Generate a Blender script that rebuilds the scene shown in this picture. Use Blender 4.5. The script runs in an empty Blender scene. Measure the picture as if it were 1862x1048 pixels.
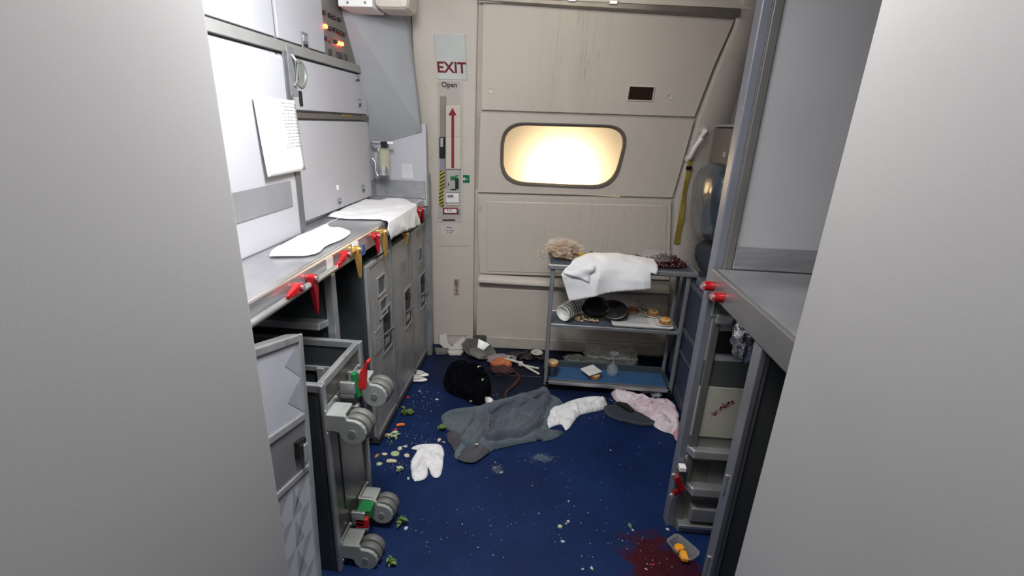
import bpy, bmesh, math, random
import numpy as np
from mathutils import Vector, Matrix, noise
random.seed(7)
SC = bpy.context.scene
COL = SC.collection

# ---------------------------------------------------------------- camera
F_PX = 865.0; CX, CY = 931.0, 524.0; CAM_H = 1.62
_d = np.array([69.0, 298.0, -F_PX]); _d /= np.linalg.norm(_d)
_k = F_PX * F_PX / (298.0 - 0.042 * 69.0)
_u = -np.array([-0.042 * _k, -_k, -F_PX]); _u /= np.linalg.norm(_u)
_r = np.cross(_d, _u)
ROT = np.stack([_r, _d, _u])            # world = ROT @ camera axes
cam_data = bpy.data.cameras.new('camera')
cam_data.sensor_fit = 'HORIZONTAL'; cam_data.sensor_width = 36.0
cam_data.lens = F_PX / 1862.0 * 36.0
cam_data.clip_start = 0.02
cam = bpy.data.objects.new('camera', cam_data); COL.objects.link(cam)
m4 = Matrix.Identity(4)
for i in range(3):
    for j in range(3): m4[i][j] = float(ROT[i][j])
m4[2][3] = CAM_H
cam.matrix_world = m4
SC.camera = cam

# ---------------------------------------------------------------- view, world, lights
SC.view_settings.view_transform = 'Standard'; SC.view_settings.look = 'None'
SC.view_settings.gamma = 1.0; SC.view_settings.use_curve_mapping = False
SC.view_settings.exposure = 0.17
SC.cycles.use_denoising = True
SC.cycles.max_bounces = 8; SC.cycles.sample_clamp_indirect = 6.0
w = bpy.data.worlds.new('world'); SC.world = w; w.use_nodes = True
w.node_tree.nodes['Background'].inputs[0].default_value = (0.75, 0.80, 0.9, 1)
w.node_tree.nodes['Background'].inputs[1].default_value = 0.08

def area(name, loc, target, sx, sy, power, col):
    L = bpy.data.lights.new(name, 'AREA'); L.shape = 'RECTANGLE'; L.size = sx; L.size_y = sy
    L.energy = power; L.color = col
    o = bpy.data.objects.new(name, L); COL.objects.link(o); o.location = loc
    o.rotation_euler = (Vector(target) - Vector(loc)).to_track_quat('-Z', 'Y').to_euler()
    return o
area('ceiling_light', (-0.05, 0.95, 2.30), (0.0, 1.15, 0), 0.7, 0.25, 21, (1.0, 0.97, 0.94))
area('galley_work_light', (-0.42, 1.30, 2.22), (-1.05, 1.85, 1.30), 0.25, 0.5, 30, (0.95, 0.97, 1.0))
area('entry_light', (0.1, 2.25, 2.30), (0.25, 3.3, 1.75), 0.7, 0.12, 3.2, (1.0, 0.93, 0.84))
area('aisle_fill', (0.0, -0.7, 2.2), (0, 0.4, 1.2), 0.8, 0.5, 9, (0.97, 0.98, 1.0))  # extra fill, unseen behind the camera, added to brighten the near walls
def point_light(name, loc, power, col, r):
    L = bpy.data.lights.new(name, 'POINT'); L.energy = power; L.color = col; L.shadow_soft_size = r
    o = bpy.data.objects.new(name, L); COL.objects.link(o); o.location = loc; return o
point_light('lamp_outside_window', (0.10, 3.395, 1.35), 14, (1.0, 0.78, 0.48), 0.05)

# ---------------------------------------------------------------- pixel -> place helpers (measured on real planes)
C0 = Vector((0, 0, CAM_H))
def ray(px, py):
    v = ROT @ np.array([px - CX, -(py - CY), -F_PX]); return Vector(v.tolist())
def onz(px, py, z=0.0):
    r = ray(px, py); return C0 + r * ((z - CAM_H) / r.z)
def ony(px, py, y):
    r = ray(px, py); return C0 + r * (y / r.y)
def onx(px, py, x):
    r = ray(px, py); return C0 + r * (x / r.x)
RF = 3.4
def fus(z, off=0.0):                    # inner face of the curved fuselage side
    y = 3.28
    if z > 0.7: y = 3.28 - (RF - math.sqrt(RF * RF - (z - 0.7) ** 2))
    return y + off
def onS(px, py, off=0.0):
    r = ray(px, py); r = r / r.y
    a, b = 1.0, 4.5
    for _ in range(40):
        m = (a + b) / 2; p = C0 + r * m
        if m < fus(p.z, off): a = m
        else: b = m
    return C0 + r * a
def frameS(px, py, off=0.0):            # tangent frame: x right, y up along the wall, z out to the cabin
    p = onS(px, py, off); e = 0.01
    t = Vector((0, (fus(p.z + e) - fus(p.z - e)) / (2 * e), 1)).normalized()
    x = Vector((1, 0, 0)); n = x.cross(t)
    M = Matrix.Identity(4)
    for i in range(3): M[i][0] = x[i]; M[i][1] = t[i]; M[i][2] = n[i]; M[i][3] = p[i]
    return M

# ---------------------------------------------------------------- materials
MATS = {}
def mat(name, col, rough=0.5, metal=0.0, var=0.10, vs=6.0, bump=0.0, bs=80.0, trans=0.0, ior=1.45, coat=0.0, rvar=0.0, col2=None, stretch=None, alpha=1.0, emis=None, sheen=0.0, dirt=0.0):
    if name in MATS: return MATS[name]
    m = bpy.data.materials.new(name); m.use_nodes = True; nt = m.node_tree; N = nt.nodes; L = nt.links
    b = N['Principled BSDF']
    tc = N.new('ShaderNodeTexCoord'); src = tc.outputs['Object']
    if stretch:
        mp = N.new('ShaderNodeMapping'); mp.inputs['Scale'].default_value = stretch; L.new(src, mp.inputs[0]); src2 = mp.outputs[0]
    else: src2 = src
    n = N.new('ShaderNodeTexNoise'); n.inputs['Scale'].default_value = vs; n.inputs['Detail'].default_value = 5; L.new(src2, n.inputs['Vector'])
    rp = N.new('ShaderNodeValToRGB'); L.new(n.outputs[0], rp.inputs[0])
    c2 = col2 or [min(1, c * (1 + var)) for c in col]
    c1 = [c * (1 - var) for c in col]
    rp.color_ramp.elements[0].position = 0.3; rp.color_ramp.elements[1].position = 0.7
    rp.color_ramp.elements[0].color = (*c1, 1); rp.color_ramp.elements[1].color = (*c2, 1)
    out = rp.outputs[0]
    if dirt > 0:
        dn = N.new('ShaderNodeTexNoise'); dn.inputs['Scale'].default_value = 22; dn.inputs['Detail'].default_value = 8; dn.inputs['Roughness'].default_value = .7; L.new(src, dn.inputs['Vector'])
        dr = N.new('ShaderNodeValToRGB'); dr.color_ramp.elements[0].position = .56; dr.color_ramp.elements[1].position = .72
        dr.color_ramp.elements[0].color = (0, 0, 0, 1); dr.color_ramp.elements[1].color = (dirt, dirt, dirt, 1); L.new(dn.outputs[0], dr.inputs[0])
        mx = N.new('ShaderNodeMixRGB'); L.new(dr.outputs[0], mx.inputs[0]); L.new(out, mx.inputs[1]); mx.inputs[2].default_value = (.10, .075, .05, 1); out = mx.outputs[0]
    L.new(out, b.inputs['Base Color'])
    b.inputs['Metallic'].default_value = metal; b.inputs['Roughness'].default_value = rough; b.inputs['IOR'].default_value = ior
    b.inputs['Transmission Weight'].default_value = trans; b.inputs['Coat Weight'].default_value = coat; b.inputs['Alpha'].default_value = alpha
    if sheen: b.inputs['Sheen Weight'].default_value = sheen
    if rvar:
        mr = N.new('ShaderNodeMapRange'); mr.inputs[3].default_value = max(.03, rough - rvar); mr.inputs[4].default_value = rough + rvar
        L.new(n.outputs[0], mr.inputs[0]); L.new(mr.outputs[0], b.inputs['Roughness'])
    if bump:
        bn = N.new('ShaderNodeTexNoise'); bn.inputs['Scale'].default_value = bs; bn.inputs['Detail'].default_value = 3; L.new(src, bn.inputs['Vector'])
        bp = N.new('ShaderNodeBump'); bp.inputs['Strength'].default_value = bump; bp.inputs['Distance'].default_value = 0.01
        L.new(bn.outputs[0], bp.inputs['Height']); L.new(bp.outputs[0], b.inputs['Normal'])
    if emis:
        b.inputs['Emission Color'].default_value = (*emis[0], 1); b.inputs['Emission Strength'].default_value = emis[1]
    MATS[name] = m; return m

STEEL = mat('brushed_steel', (.56, .56, .58), .34, .85, .18, 5, rvar=.12, stretch=(1, 1, 12), bump=.02)
ALU = mat('aluminium', (.50, .51, .52), .35, .8, .12, 9, rvar=.1)
ALU_D = mat('dull_aluminium', (.33, .34, .35), .42, .6, .2, 7, rvar=.12, dirt=.5)
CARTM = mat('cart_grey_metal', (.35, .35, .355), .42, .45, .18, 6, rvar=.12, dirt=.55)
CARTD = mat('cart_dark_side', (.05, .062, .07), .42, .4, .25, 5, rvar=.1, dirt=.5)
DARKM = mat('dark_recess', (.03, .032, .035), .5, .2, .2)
BLACK = mat('black_plastic', (.008, .008, .009), .35, 0, .2)
BLACKM = mat('matt_black', (.006, .006, .007), .8, 0, .3, 30)
CREAM = mat('cream_lining', (.50, .458, .40), .5, 0, .05, 3, bump=.015, bs=300, dirt=.16)
CREAM2 = mat('cream_trim', (.44, .40, .355), .55, 0, .06, 4, dirt=.3)
LAM = mat('grey_laminate', (.40, .40, .43), .45, 0, .03, 3, bump=.01, bs=400)
LAM2 = mat('blue_grey_lining', (.30, .315, .33), .6, 0, .04, 6, bump=.03, bs=350)
PANELG = mat('bulkhead_grey', (.31, .31, .315), .55, 0, .03, 2, bump=.02, bs=250)
TRIMG = mat('grey_trim', (.20, .205, .22), .4, .3, .1, 8)
WHITEC = mat('white_cloth', (.70, .70, .71), .85, 0, .03, 20, bump=.06, bs=500, sheen=.2)
WHITEP = mat('white_plastic', (.72, .72, .70), .35, 0, .05, 9)
OFFW = mat('off_white_plastic', (.55, .53, .48), .45, 0, .08, 12, dirt=.3)
RED = mat('red_anodised', (.42, .010, .014), .28, .35, .15, 12, coat=.4)
REDD = mat('dark_red_anodised', (.22, .008, .014), .3, .4, .2, 12)
GOLD = mat('gold_anodised', (.50, .29, .07), .3, .6, .15, 12)
GREEN = mat('green_enamel', (.01, .16, .05), .4, 0, .1)
REDT = mat('dark_red_print', (.13, .008, .012), .6, 0, .1)
INK = mat('black_print', (.03, .03, .03), .6)
PAPER = mat('white_paper', (.82, .82, .80), .8, 0, .03, 14)
YEL = mat('yellow_webbing', (.24, .18, .02), .7, 0, .2, 30, bump=.1)
NAVY = mat('navy_vinyl', (.030, .043, .075), .5, 0, .15, 9, bump=.05)
NAVYD = mat('dark_navy_cloth', (.012, .018, .034), .85, 0, .3, 14, bump=.1)
SHEET = mat('blue_polybag', (.020, .034, .050), .30, 0, .6, 7, coat=.5, bump=.7, bs=14)
GREYC = mat('grey_blue_jersey', (.080, .105, .125), .9, 0, .14, 10, bump=.1, bs=260, sheen=.15)
GREYB = mat('slate_jersey', (.070, .080, .105), .9, 0, .18, 12, bump=.1, bs=260, sheen=.1)
GREYC2 = mat('dark_taupe_lining', (.065, .065, .075), .9, 0, .2, 12, bump=.08, bs=300)
PINK = mat('pink_stained_cloth', (.56, .38, .45), .85, 0, .10, 9, col2=(.74, .70, .72), bump=.05, bs=400)
PINKD = mat('deep_pink_cloth', (.48, .22, .27), .85, 0, .2, 14, bump=.05, bs=400)
LACE = mat('dark_lace_cloth', (.0025, .003, .005), 1.0, 0, .4, 40, bump=.8, bs=70, ior=1.15)
def clearmat(name, tint, alpha, rough=.08):
    m = mat(name, tint, rough, 0, .05, 12, coat=.8, alpha=alpha, bump=.12, bs=40); return m
CLEAR = clearmat('clear_plastic', (.5, .5, .52), .18)
WRAP = mat('clear_wrap', (.55, .56, .55), .15, 0, .4, 40, alpha=.45, coat=1, bump=1.0, bs=45)
FOIL = mat('crumpled_foil', (.6, .6, .6), .22, .9, .1, 20, bump=1.0, bs=60)

# ---------------------------------------------------------------- mesh builder
ROOT = {}
class MB:
    def __init__(s, T=None): s.bm = bmesh.new(); s.T = T or Matrix.Identity(4)
    def v(s, p): return s.bm.verts.new(s.T @ Vector(p))
    def face(s, vs):
        try: return s.bm.faces.new(vs)
        except ValueError: return None
    def box(s, x0, x1, y0, y1, z0, z1):
        p = [s.v((x, y, z)) for x in (x0, x1) for y in (y0, y1) for z in (z0, z1)]
        for f in ((0, 1, 3, 2), (4, 6, 7, 5), (0, 4, 5, 1), (2, 3, 7, 6), (0, 2, 6, 4), (1, 5, 7, 3)): s.face([p[i] for i in f])
        return s
    def hexa(s, P):                     # 8 points: bottom loop 4, top loop 4
        p = [s.v(q) for q in P]
        for f in ((3, 2, 1, 0), (4, 5, 6, 7), (0, 1, 5, 4), (1, 2, 6, 5), (2, 3, 7, 6), (3, 0, 4, 7)): s.face([p[i] for i in f])
        return s
    def prism(s, poly, vec):            # polygon of 3-D points swept by a vector
        vec = Vector(vec); a = [s.v(q) for q in poly]; b = [s.v(Vector(q) + vec) for q in poly]; n = len(a)
        s.face(a[::-1]); s.face(b)
        for i in range(n): s.face([a[i], a[(i + 1) % n], b[(i + 1) % n], b[i]])
        return s
    def tube(s, pts, r, n=10, cap=True):
        pts = [Vector(p) for p in pts]; rings = []
        up = Vector((0, 0, 1))
        for i, p in enumerate(pts):
            t = (pts[min(i + 1, len(pts) - 1)] - pts[max(i - 1, 0)]).normalized()
            a = t.cross(up)
            if a.length < 1e-3: a = t.cross(Vector((1, 0, 0)))
            a.normalize(); b = t.cross(a); rr = r[i] if isinstance(r, (list, tuple)) else r
            rings.append([s.v(p + (a * math.cos(2 * math.pi * k / n) + b * math.sin(2 * math.pi * k / n)) * rr) for k in range(n)])
        for i in range(len(rings) - 1):
            for k in range(n): s.face([rings[i][k], rings[i][(k + 1) % n], rings[i + 1][(k + 1) % n], rings[i + 1][k]])
        if cap: s.face(rings[0][::-1]); s.face(rings[-1])
        return s
    def lathe(s, prof, c=(0, 0, 0), n=24, axis='z', sx=1, sy=1, cap=False):
        c = Vector(c); rings = []
        for r, h in prof:
            ring = []
            for k in range(n):
                a = 2 * math.pi * k / n; u, v2 = r * math.cos(a) * sx, r * math.sin(a) * sy
                q = (u, v2, h) if axis == 'z' else ((h, u, v2) if axis == 'x' else (u, h, v2))
                ring.append(s.v(c + Vector(q)))
            rings.append(ring)
        for i in range(len(rings) - 1):
            for k in range(n): s.face([rings[i][k], rings[i][(k + 1) % n], rings[i + 1][(k + 1) % n], rings[i + 1][k]])
        s.face(rings[0][::-1])
        if cap or prof[-1][0] > 0: s.face(rings[-1])
        return s
    def ball(s, c, r, sub=2, sc=(1, 1, 1), jit=0, fr=8, seed=0):
        res = bmesh.ops.create_icosphere(s.bm, subdivisions=sub, radius=1.0)
        for v in res['verts']:
            k = 1 + jit * noise.noise(v.co * fr + Vector((seed, seed * 1.7, 0)))
            v.co = s.T @ (Vector(c) + Vector((v.co.x * sc[0], v.co.y * sc[1], v.co.z * sc[2])) * r * k)
        return s
    def ringbox(s, x0, x1, y0, y1, z0, z1, t, axis='x'):    # rectangular frame of bar width t
        if axis == 'x':
            s.box(x0, x1, y0, y1, z1 - t, z1); s.box(x0, x1, y0, y1, z0, z0 + t); s.box(x0, x1, y0, y0 + t, z0 + t, z1 - t); s.box(x0, x1, y1 - t, y1, z0 + t, z1 - t)
        elif axis == 'y':
            s.box(x0, x1, y0, y1, z1 - t, z1); s.box(x0, x1, y0, y1, z0, z0 + t); s.box(x0, x0 + t, y0, y1, z0 + t, z1 - t); s.box(x1 - t, x1, y0, y1, z0 + t, z1 - t)
        else:
            s.box(x0, x1, y0, y0 + t, z0, z1); s.box(x0, x1, y1 - t, y1, z0, z1); s.box(x0, x0 + t, y0 + t, y1 - t, z0, z1); s.box(x1 - t, x1, y0 + t, y1 - t, z0, z1)
        return s
    def build(s, name, m, parent=None, smooth=False, bevel=0.0, local=False, solid=0.0, sub=0):
        bm = s.bm
        bmesh.ops.recalc_face_normals(bm, faces=bm.faces)
        if parent is not None and not local:
            off = ROOT.get(parent.name, Vector())
            for v in bm.verts: v.co -= off
        me = bpy.data.meshes.new(name); bm.to_mesh(me); bm.free()
        me.materials.append(m)
        o = bpy.data.objects.new(name, me); COL.objects.link(o)
        if parent is not None: o.parent = parent; ROOT[o.name] = ROOT.get(parent.name, Vector())
        if smooth:
            for p in me.polygons: p.use_smooth = True
            me.set_sharp_from_angle(angle=math.radians(40))
        if solid: md = o.modifiers.new('solid', 'SOLIDIFY'); md.thickness = solid; md.offset = 0
        if sub: md = o.modifiers.new('sub', 'SUBSURF'); md.levels = sub; md.render_levels = sub
        if bevel: md = o.modifiers.new('bevel', 'BEVEL'); md.width = bevel; md.segments = 2; md.limit_method = 'ANGLE'; md.angle_limit = math.radians(35)
        return o
def tag(o, label=None, cat=None, group=None, kind=None):
    if label: o['label'] = label
    if cat: o['category'] = cat
    if group: o['group'] = group
    if kind: o['kind'] = kind
    return o
def thing(name, label, cat, loc=(0, 0, 0), group=None):
    o = bpy.data.objects.new(name, None); COL.objects.link(o); o.location = loc; o.empty_display_size = .05
    ROOT[o.name] = Vector(loc); return tag(o, label, cat, group)
def struct(name, mb, m, **k): return tag(mb.build(name, m, **k), kind='structure')
def copy_tree(o, parent=None):
    c = o.copy(); COL.objects.link(c)
    if parent is not None: c.parent = parent
    for ch in list(o.children): copy_tree(ch, c)
    return c
def textobj(name, s, size, M, m, parent, align='CENTER', ext=.0006, sp=1.0, bold=0.0):
    cu = bpy.data.curves.new(name, 'FONT'); cu.body = s; cu.size = size; cu.extrude = ext; cu.align_x = align; cu.align_y = 'CENTER'; cu.space_line = sp; cu.offset = bold
    cu.materials.append(m)
    tmp = bpy.data.objects.new(name + '_tmp', cu); me = bpy.data.meshes.new_from_object(tmp); bpy.data.objects.remove(tmp)
    me.materials.clear(); me.materials.append(m)
    o = bpy.data.objects.new(name, me); COL.objects.link(o)
    if parent is not None: o.parent = parent; M = Matrix.Translation(-ROOT.get(parent.name, Vector())) @ M
    o.matrix_local = M; return o

# cloth: polygon in (u,v) cut to a grid, mapped into space with folds
def inside(p, P):
    c = False; n = len(P); j = n - 1
    for i in range(n):
        if (P[i][1] > p[1]) != (P[j][1] > p[1]) and p[0] < (P[j][0] - P[i][0]) * (p[1] - P[i][1]) / (P[j][1] - P[i][1]) + P[i][0]: c = not c
        j = i
    return c
def edist(p, P):
    b = 9
    for i in range(len(P)):
        a, c = P[i], P[(i + 1) % len(P)]; dx, dy = c[0] - a[0], c[1] - a[1]; L = dx * dx + dy * dy or 1e-9
        t = max(0, min(1, ((p[0] - a[0]) * dx + (p[1] - a[1]) * dy) / L)); b = min(b, math.hypot(p[0] - a[0] - t * dx, p[1] - a[1] - t * dy))
    return b
def smoothpoly(P, it=1):
    for _ in range(it):
        Q = []
        for i in range(len(P)):
            a, b = P[i], P[(i + 1) % len(P)]
            Q += [(a[0] * .8 + b[0] * .2, a[1] * .8 + b[1] * .2), (a[0] * .2 + b[0] * .8, a[1] * .2 + b[1] * .8)]
        P = Q
    return P
from mathutils.geometry import delaunay_2d_cdt
def settle(me, edge, grow, bend, frames=70):
    """let the fabric buckle and sag on the floor: a short cloth run in a scratch scene, result written back to the mesh"""
    sc = bpy.data.scenes.new('fabric_scratch'); ob = bpy.data.objects.new('fabric', me.copy()); sc.collection.objects.link(ob)
    vg = ob.vertex_groups.new(name='pin'); vg.add(edge, 1.0, 'REPLACE')
    fm = bpy.data.meshes.new('ground'); fm.from_pydata([(-3, -3, 0), (3, -3, 0), (3, 5, 0), (-3, 5, 0)], [], [(0, 1, 2, 3)])
    fo = bpy.data.objects.new('ground', fm); sc.collection.objects.link(fo); fo.modifiers.new('c', 'COLLISION'); fo.collision.thickness_outer = .003
    md = ob.modifiers.new('cloth', 'CLOTH'); st = md.settings
    st.quality = 8; st.mass = .15; st.vertex_group_mass = 'pin'; st.shrink_min = st.shrink_max = grow
    st.tension_stiffness = st.compression_stiffness = 12; st.shear_stiffness = 4; st.bending_stiffness = bend
    st.tension_damping = st.compression_damping = st.shear_damping = 8; st.bending_damping = 1
    cs = md.collision_settings; cs.use_self_collision = True; cs.self_distance_min = cs.distance_min = .003; cs.collision_quality = 4
    md.point_cache.frame_start = 1; md.point_cache.frame_end = frames
    for f in range(1, frames + 1): sc.frame_set(f)
    dg = sc.view_layers[0].depsgraph; e = ob.evaluated_get(dg).data
    co = np.empty(len(e.vertices) * 3, np.float32); e.vertices.foreach_get('co', co)
    if np.isfinite(co).all(): me.vertices.foreach_set('co', co); me.update()
    m2 = ob.data; bpy.data.objects.remove(ob); bpy.data.objects.remove(fo); bpy.data.meshes.remove(m2); bpy.data.meshes.remove(fm); bpy.data.scenes.remove(sc)
SETTLE = {'lace': (-.32, .1), 'twist': (-.05, 1.5), 'front': (-.03, 2.0), 'pink': (-.15, .7), 'jacket': (-.04, 4.0), 'body': (-.05, 6.0), 'sleeve': (-.03, 5.0)}
def cloth(name, P, fn, m, parent=None, cell=.012, th=.003, smooth_it=1, key=None):
    P = smoothpoly(P, smooth_it) if smooth_it else P
    B = []
    for i in range(len(P)):
        a, b = P[i], P[(i + 1) % len(P)]; n = max(1, round(math.hypot(b[0] - a[0], b[1] - a[1]) / cell))
        B += [(a[0] + (b[0] - a[0]) * k / n, a[1] + (b[1] - a[1]) * k / n) for k in range(n)]
    pts = list(B); us = [p[0] for p in P]; vs = [p[1] for p in P]; row = 0; y = min(vs)
    while y < max(vs):
        x = min(us) + (cell / 2 if row % 2 else 0)
        while x < max(us):
            if inside((x, y), P) and edist((x, y), P) > cell * .55: pts.append((x, y))
            x += cell
        y += cell * .866; row += 1
    nb = len(B)
    R = delaunay_2d_cdt([Vector(p) for p in pts], [(i, (i + 1) % nb) for i in range(nb)], [list(range(nb))], 1, 1e-6)
    mb = MB(); bm = mb.bm; V = [bm.verts.new((p[0], p[1], 0)) for p in R[0]]
    for f in R[2]:
        try: bm.faces.new([V[i] for i in f])
        except ValueError: pass
    for v in bm.verts: v.co = fn(v.co.x, v.co.y, edist((v.co.x, v.co.y), P))
    o = mb.build(name, m, parent, smooth=True)
    if key: settle(o.data, [i for i, p in enumerate(R[0]) if edist((p[0], p[1]), P) < cell * .3], *SETTLE[key])
    for p in o.data.polygons: p.use_smooth = True
    md = o.modifiers.new('solid', 'SOLIDIFY'); md.thickness = th; md.offset = 1
    if key: md = o.modifiers.new('sub', 'SUBSURF'); md.levels = md.render_levels = 1
    return o
def fold(u, v, ang, su, sv, seed):
    c, s = math.cos(ang), math.sin(ang); a, b = u * c + v * s, -u * s + v * c
    n = noise.noise(Vector((a * su, b * sv, seed))) + .5 * noise.noise(Vector((a * su * 2.1, b * sv * 2.3, seed + 9)))
    return n
def fold_sharp(u, v, ang, su, sv, seed):
    c, s = math.cos(ang), math.sin(ang); a, b = u * c + v * s, -u * s + v * c
    wx = .25 * noise.noise(Vector((u * 3.1, v * 3.1, seed + 4))); a += wx * .3; b += wx * .35
    n = 1 - 2.4 * abs(noise.noise(Vector((a * su, b * sv, seed)))); k = 1 - 2.4 * abs(noise.noise(Vector((b * su * 1.7, a * sv * 1.2, seed + 5))))
    return .7 * n + .3 * k
def ridge(u, v, lines):
    h = 0
    for (a, b, wd, am) in lines:
        dx, dy = b[0] - a[0], b[1] - a[1]; L = dx * dx + dy * dy
        t = ((u - a[0]) * dx + (v - a[1]) * dy) / L; tt = max(0, min(1, t))
        d = math.hypot(u - a[0] - tt * dx, v - a[1] - tt * dy); h += am * math.exp(-(d / wd) ** 2)
    return h
def P2(px, z=0.0): return [tuple(onz(a, b, z)[:2]) for a, b in px]

# ================================================================ SETTING
# floor with the woven blue covering
def floor_mat():
    m = bpy.data.materials.new('blue_woven_floor'); m.use_nodes = True; nt = m.node_tree; N = nt.nodes; L = nt.links; b = N['Principled BSDF']
    tc = N.new('ShaderNodeTexCoord'); o = tc.outputs['Object']
    def noi(s, d=6, r=.6):
        n = N.new('ShaderNodeTexNoise'); n.inputs['Scale'].default_value = s; n.inputs['Detail'].default_value = d; n.inputs['Roughness'].default_value = r; L.new(o, n.inputs['Vector']); return n.outputs[0]
    def ramp(src, p0, p1, c0=(0, 0, 0), c1=(1, 1, 1)):
        r = N.new('ShaderNodeValToRGB'); r.color_ramp.elements[0].position = p0; r.color_ramp.elements[1].position = p1
        r.color_ramp.elements[0].color = (*c0, 1); r.color_ramp.elements[1].color = (*c1, 1); L.new(src, r.inputs[0]); return r.outputs[0]
    def math_(op, a, b2=None):
        n = N.new('ShaderNodeMath'); n.operation = op
        for i, q in enumerate((a, b2)):
            if q is None: continue
            if isinstance(q, (int, float)): n.inputs[i].default_value = q
            else: L.new(q, n.inputs[i])
        return n.outputs[0]
    base = ramp(noi(3.0), .3, .7, (.0030, .0115, .050), (.0060, .021, .088))
    sep = N.new('ShaderNodeSeparateXYZ'); L.new(o, sep.inputs[0])
    X, Y = sep.outputs[0], sep.outputs[1]
    sx = math_('SINE', math_('MULTIPLY', X, 2 * math.pi / .016)); sy = math_('SINE', math_('MULTIPLY', Y, 2 * math.pi / .016))
    wv = math_('MULTIPLY', sx, sy)
    wr = math_('ADD', math_('MULTIPLY', wv, .22), 1.0)
    mul = N.new('ShaderNodeVectorMath'); mul.operation = 'SCALE'; L.new(base, mul.inputs[0]); L.new(wr, mul.inputs['Scale'])
    cur = mul.outputs[0]
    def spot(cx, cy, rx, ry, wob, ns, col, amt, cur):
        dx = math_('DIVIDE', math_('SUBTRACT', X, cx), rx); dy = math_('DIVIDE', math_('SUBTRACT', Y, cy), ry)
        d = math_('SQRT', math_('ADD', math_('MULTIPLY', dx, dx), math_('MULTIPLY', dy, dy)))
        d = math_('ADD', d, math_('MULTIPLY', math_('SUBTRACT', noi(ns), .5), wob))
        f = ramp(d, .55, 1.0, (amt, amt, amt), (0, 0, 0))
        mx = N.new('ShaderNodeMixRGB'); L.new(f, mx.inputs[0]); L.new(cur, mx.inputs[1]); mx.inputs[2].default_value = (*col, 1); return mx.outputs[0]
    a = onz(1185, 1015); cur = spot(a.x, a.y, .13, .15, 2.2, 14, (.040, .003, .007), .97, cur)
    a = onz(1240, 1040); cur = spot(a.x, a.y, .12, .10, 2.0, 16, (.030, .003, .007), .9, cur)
    a = onz(1120, 745); cur = spot(.05, 3.02, 1.15, .50, .7, 3, (.0055, .0065, .013), .8, cur)      # dark mat area with grime, plus shade painted into the back floor
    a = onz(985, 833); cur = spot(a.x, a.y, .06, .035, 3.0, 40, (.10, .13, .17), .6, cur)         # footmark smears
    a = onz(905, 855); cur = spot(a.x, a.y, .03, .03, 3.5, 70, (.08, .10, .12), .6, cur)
    a = onz(860, 700); cur = spot(-.32, 2.75, .30, .30, 1.0, 5, (.006, .008, .014), .7, cur)  # same back-floor darkening, shade painted into the blue
    sm = ramp(noi(9, 10, .75), .60, .75, (0, 0, 0), (.16, .16, .16))
    mx = N.new('ShaderNodeMixRGB'); L.new(sm, mx.inputs[0]); L.new(cur, mx.inputs[1]); mx.inputs[2].default_value = (.07, .085, .10, 1); cur = mx.outputs[0]
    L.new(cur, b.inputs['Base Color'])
    b.inputs['Roughness'].default_value = .55; b.inputs['Specular IOR Level'].default_value = .16
    bp = N.new('ShaderNodeBump'); bp.inputs['Strength'].default_value = .35; bp.inputs['Distance'].default_value = .002; L.new(wv, bp.inputs['Height']); L.new(bp.outputs[0], b.inputs['Normal'])
    return m
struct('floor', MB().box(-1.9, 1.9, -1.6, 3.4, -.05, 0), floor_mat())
struct('ceiling', MB().box(-1.9, 1.9, -1.6, 3.1, 2.32, 2.36), CREAM2)

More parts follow.
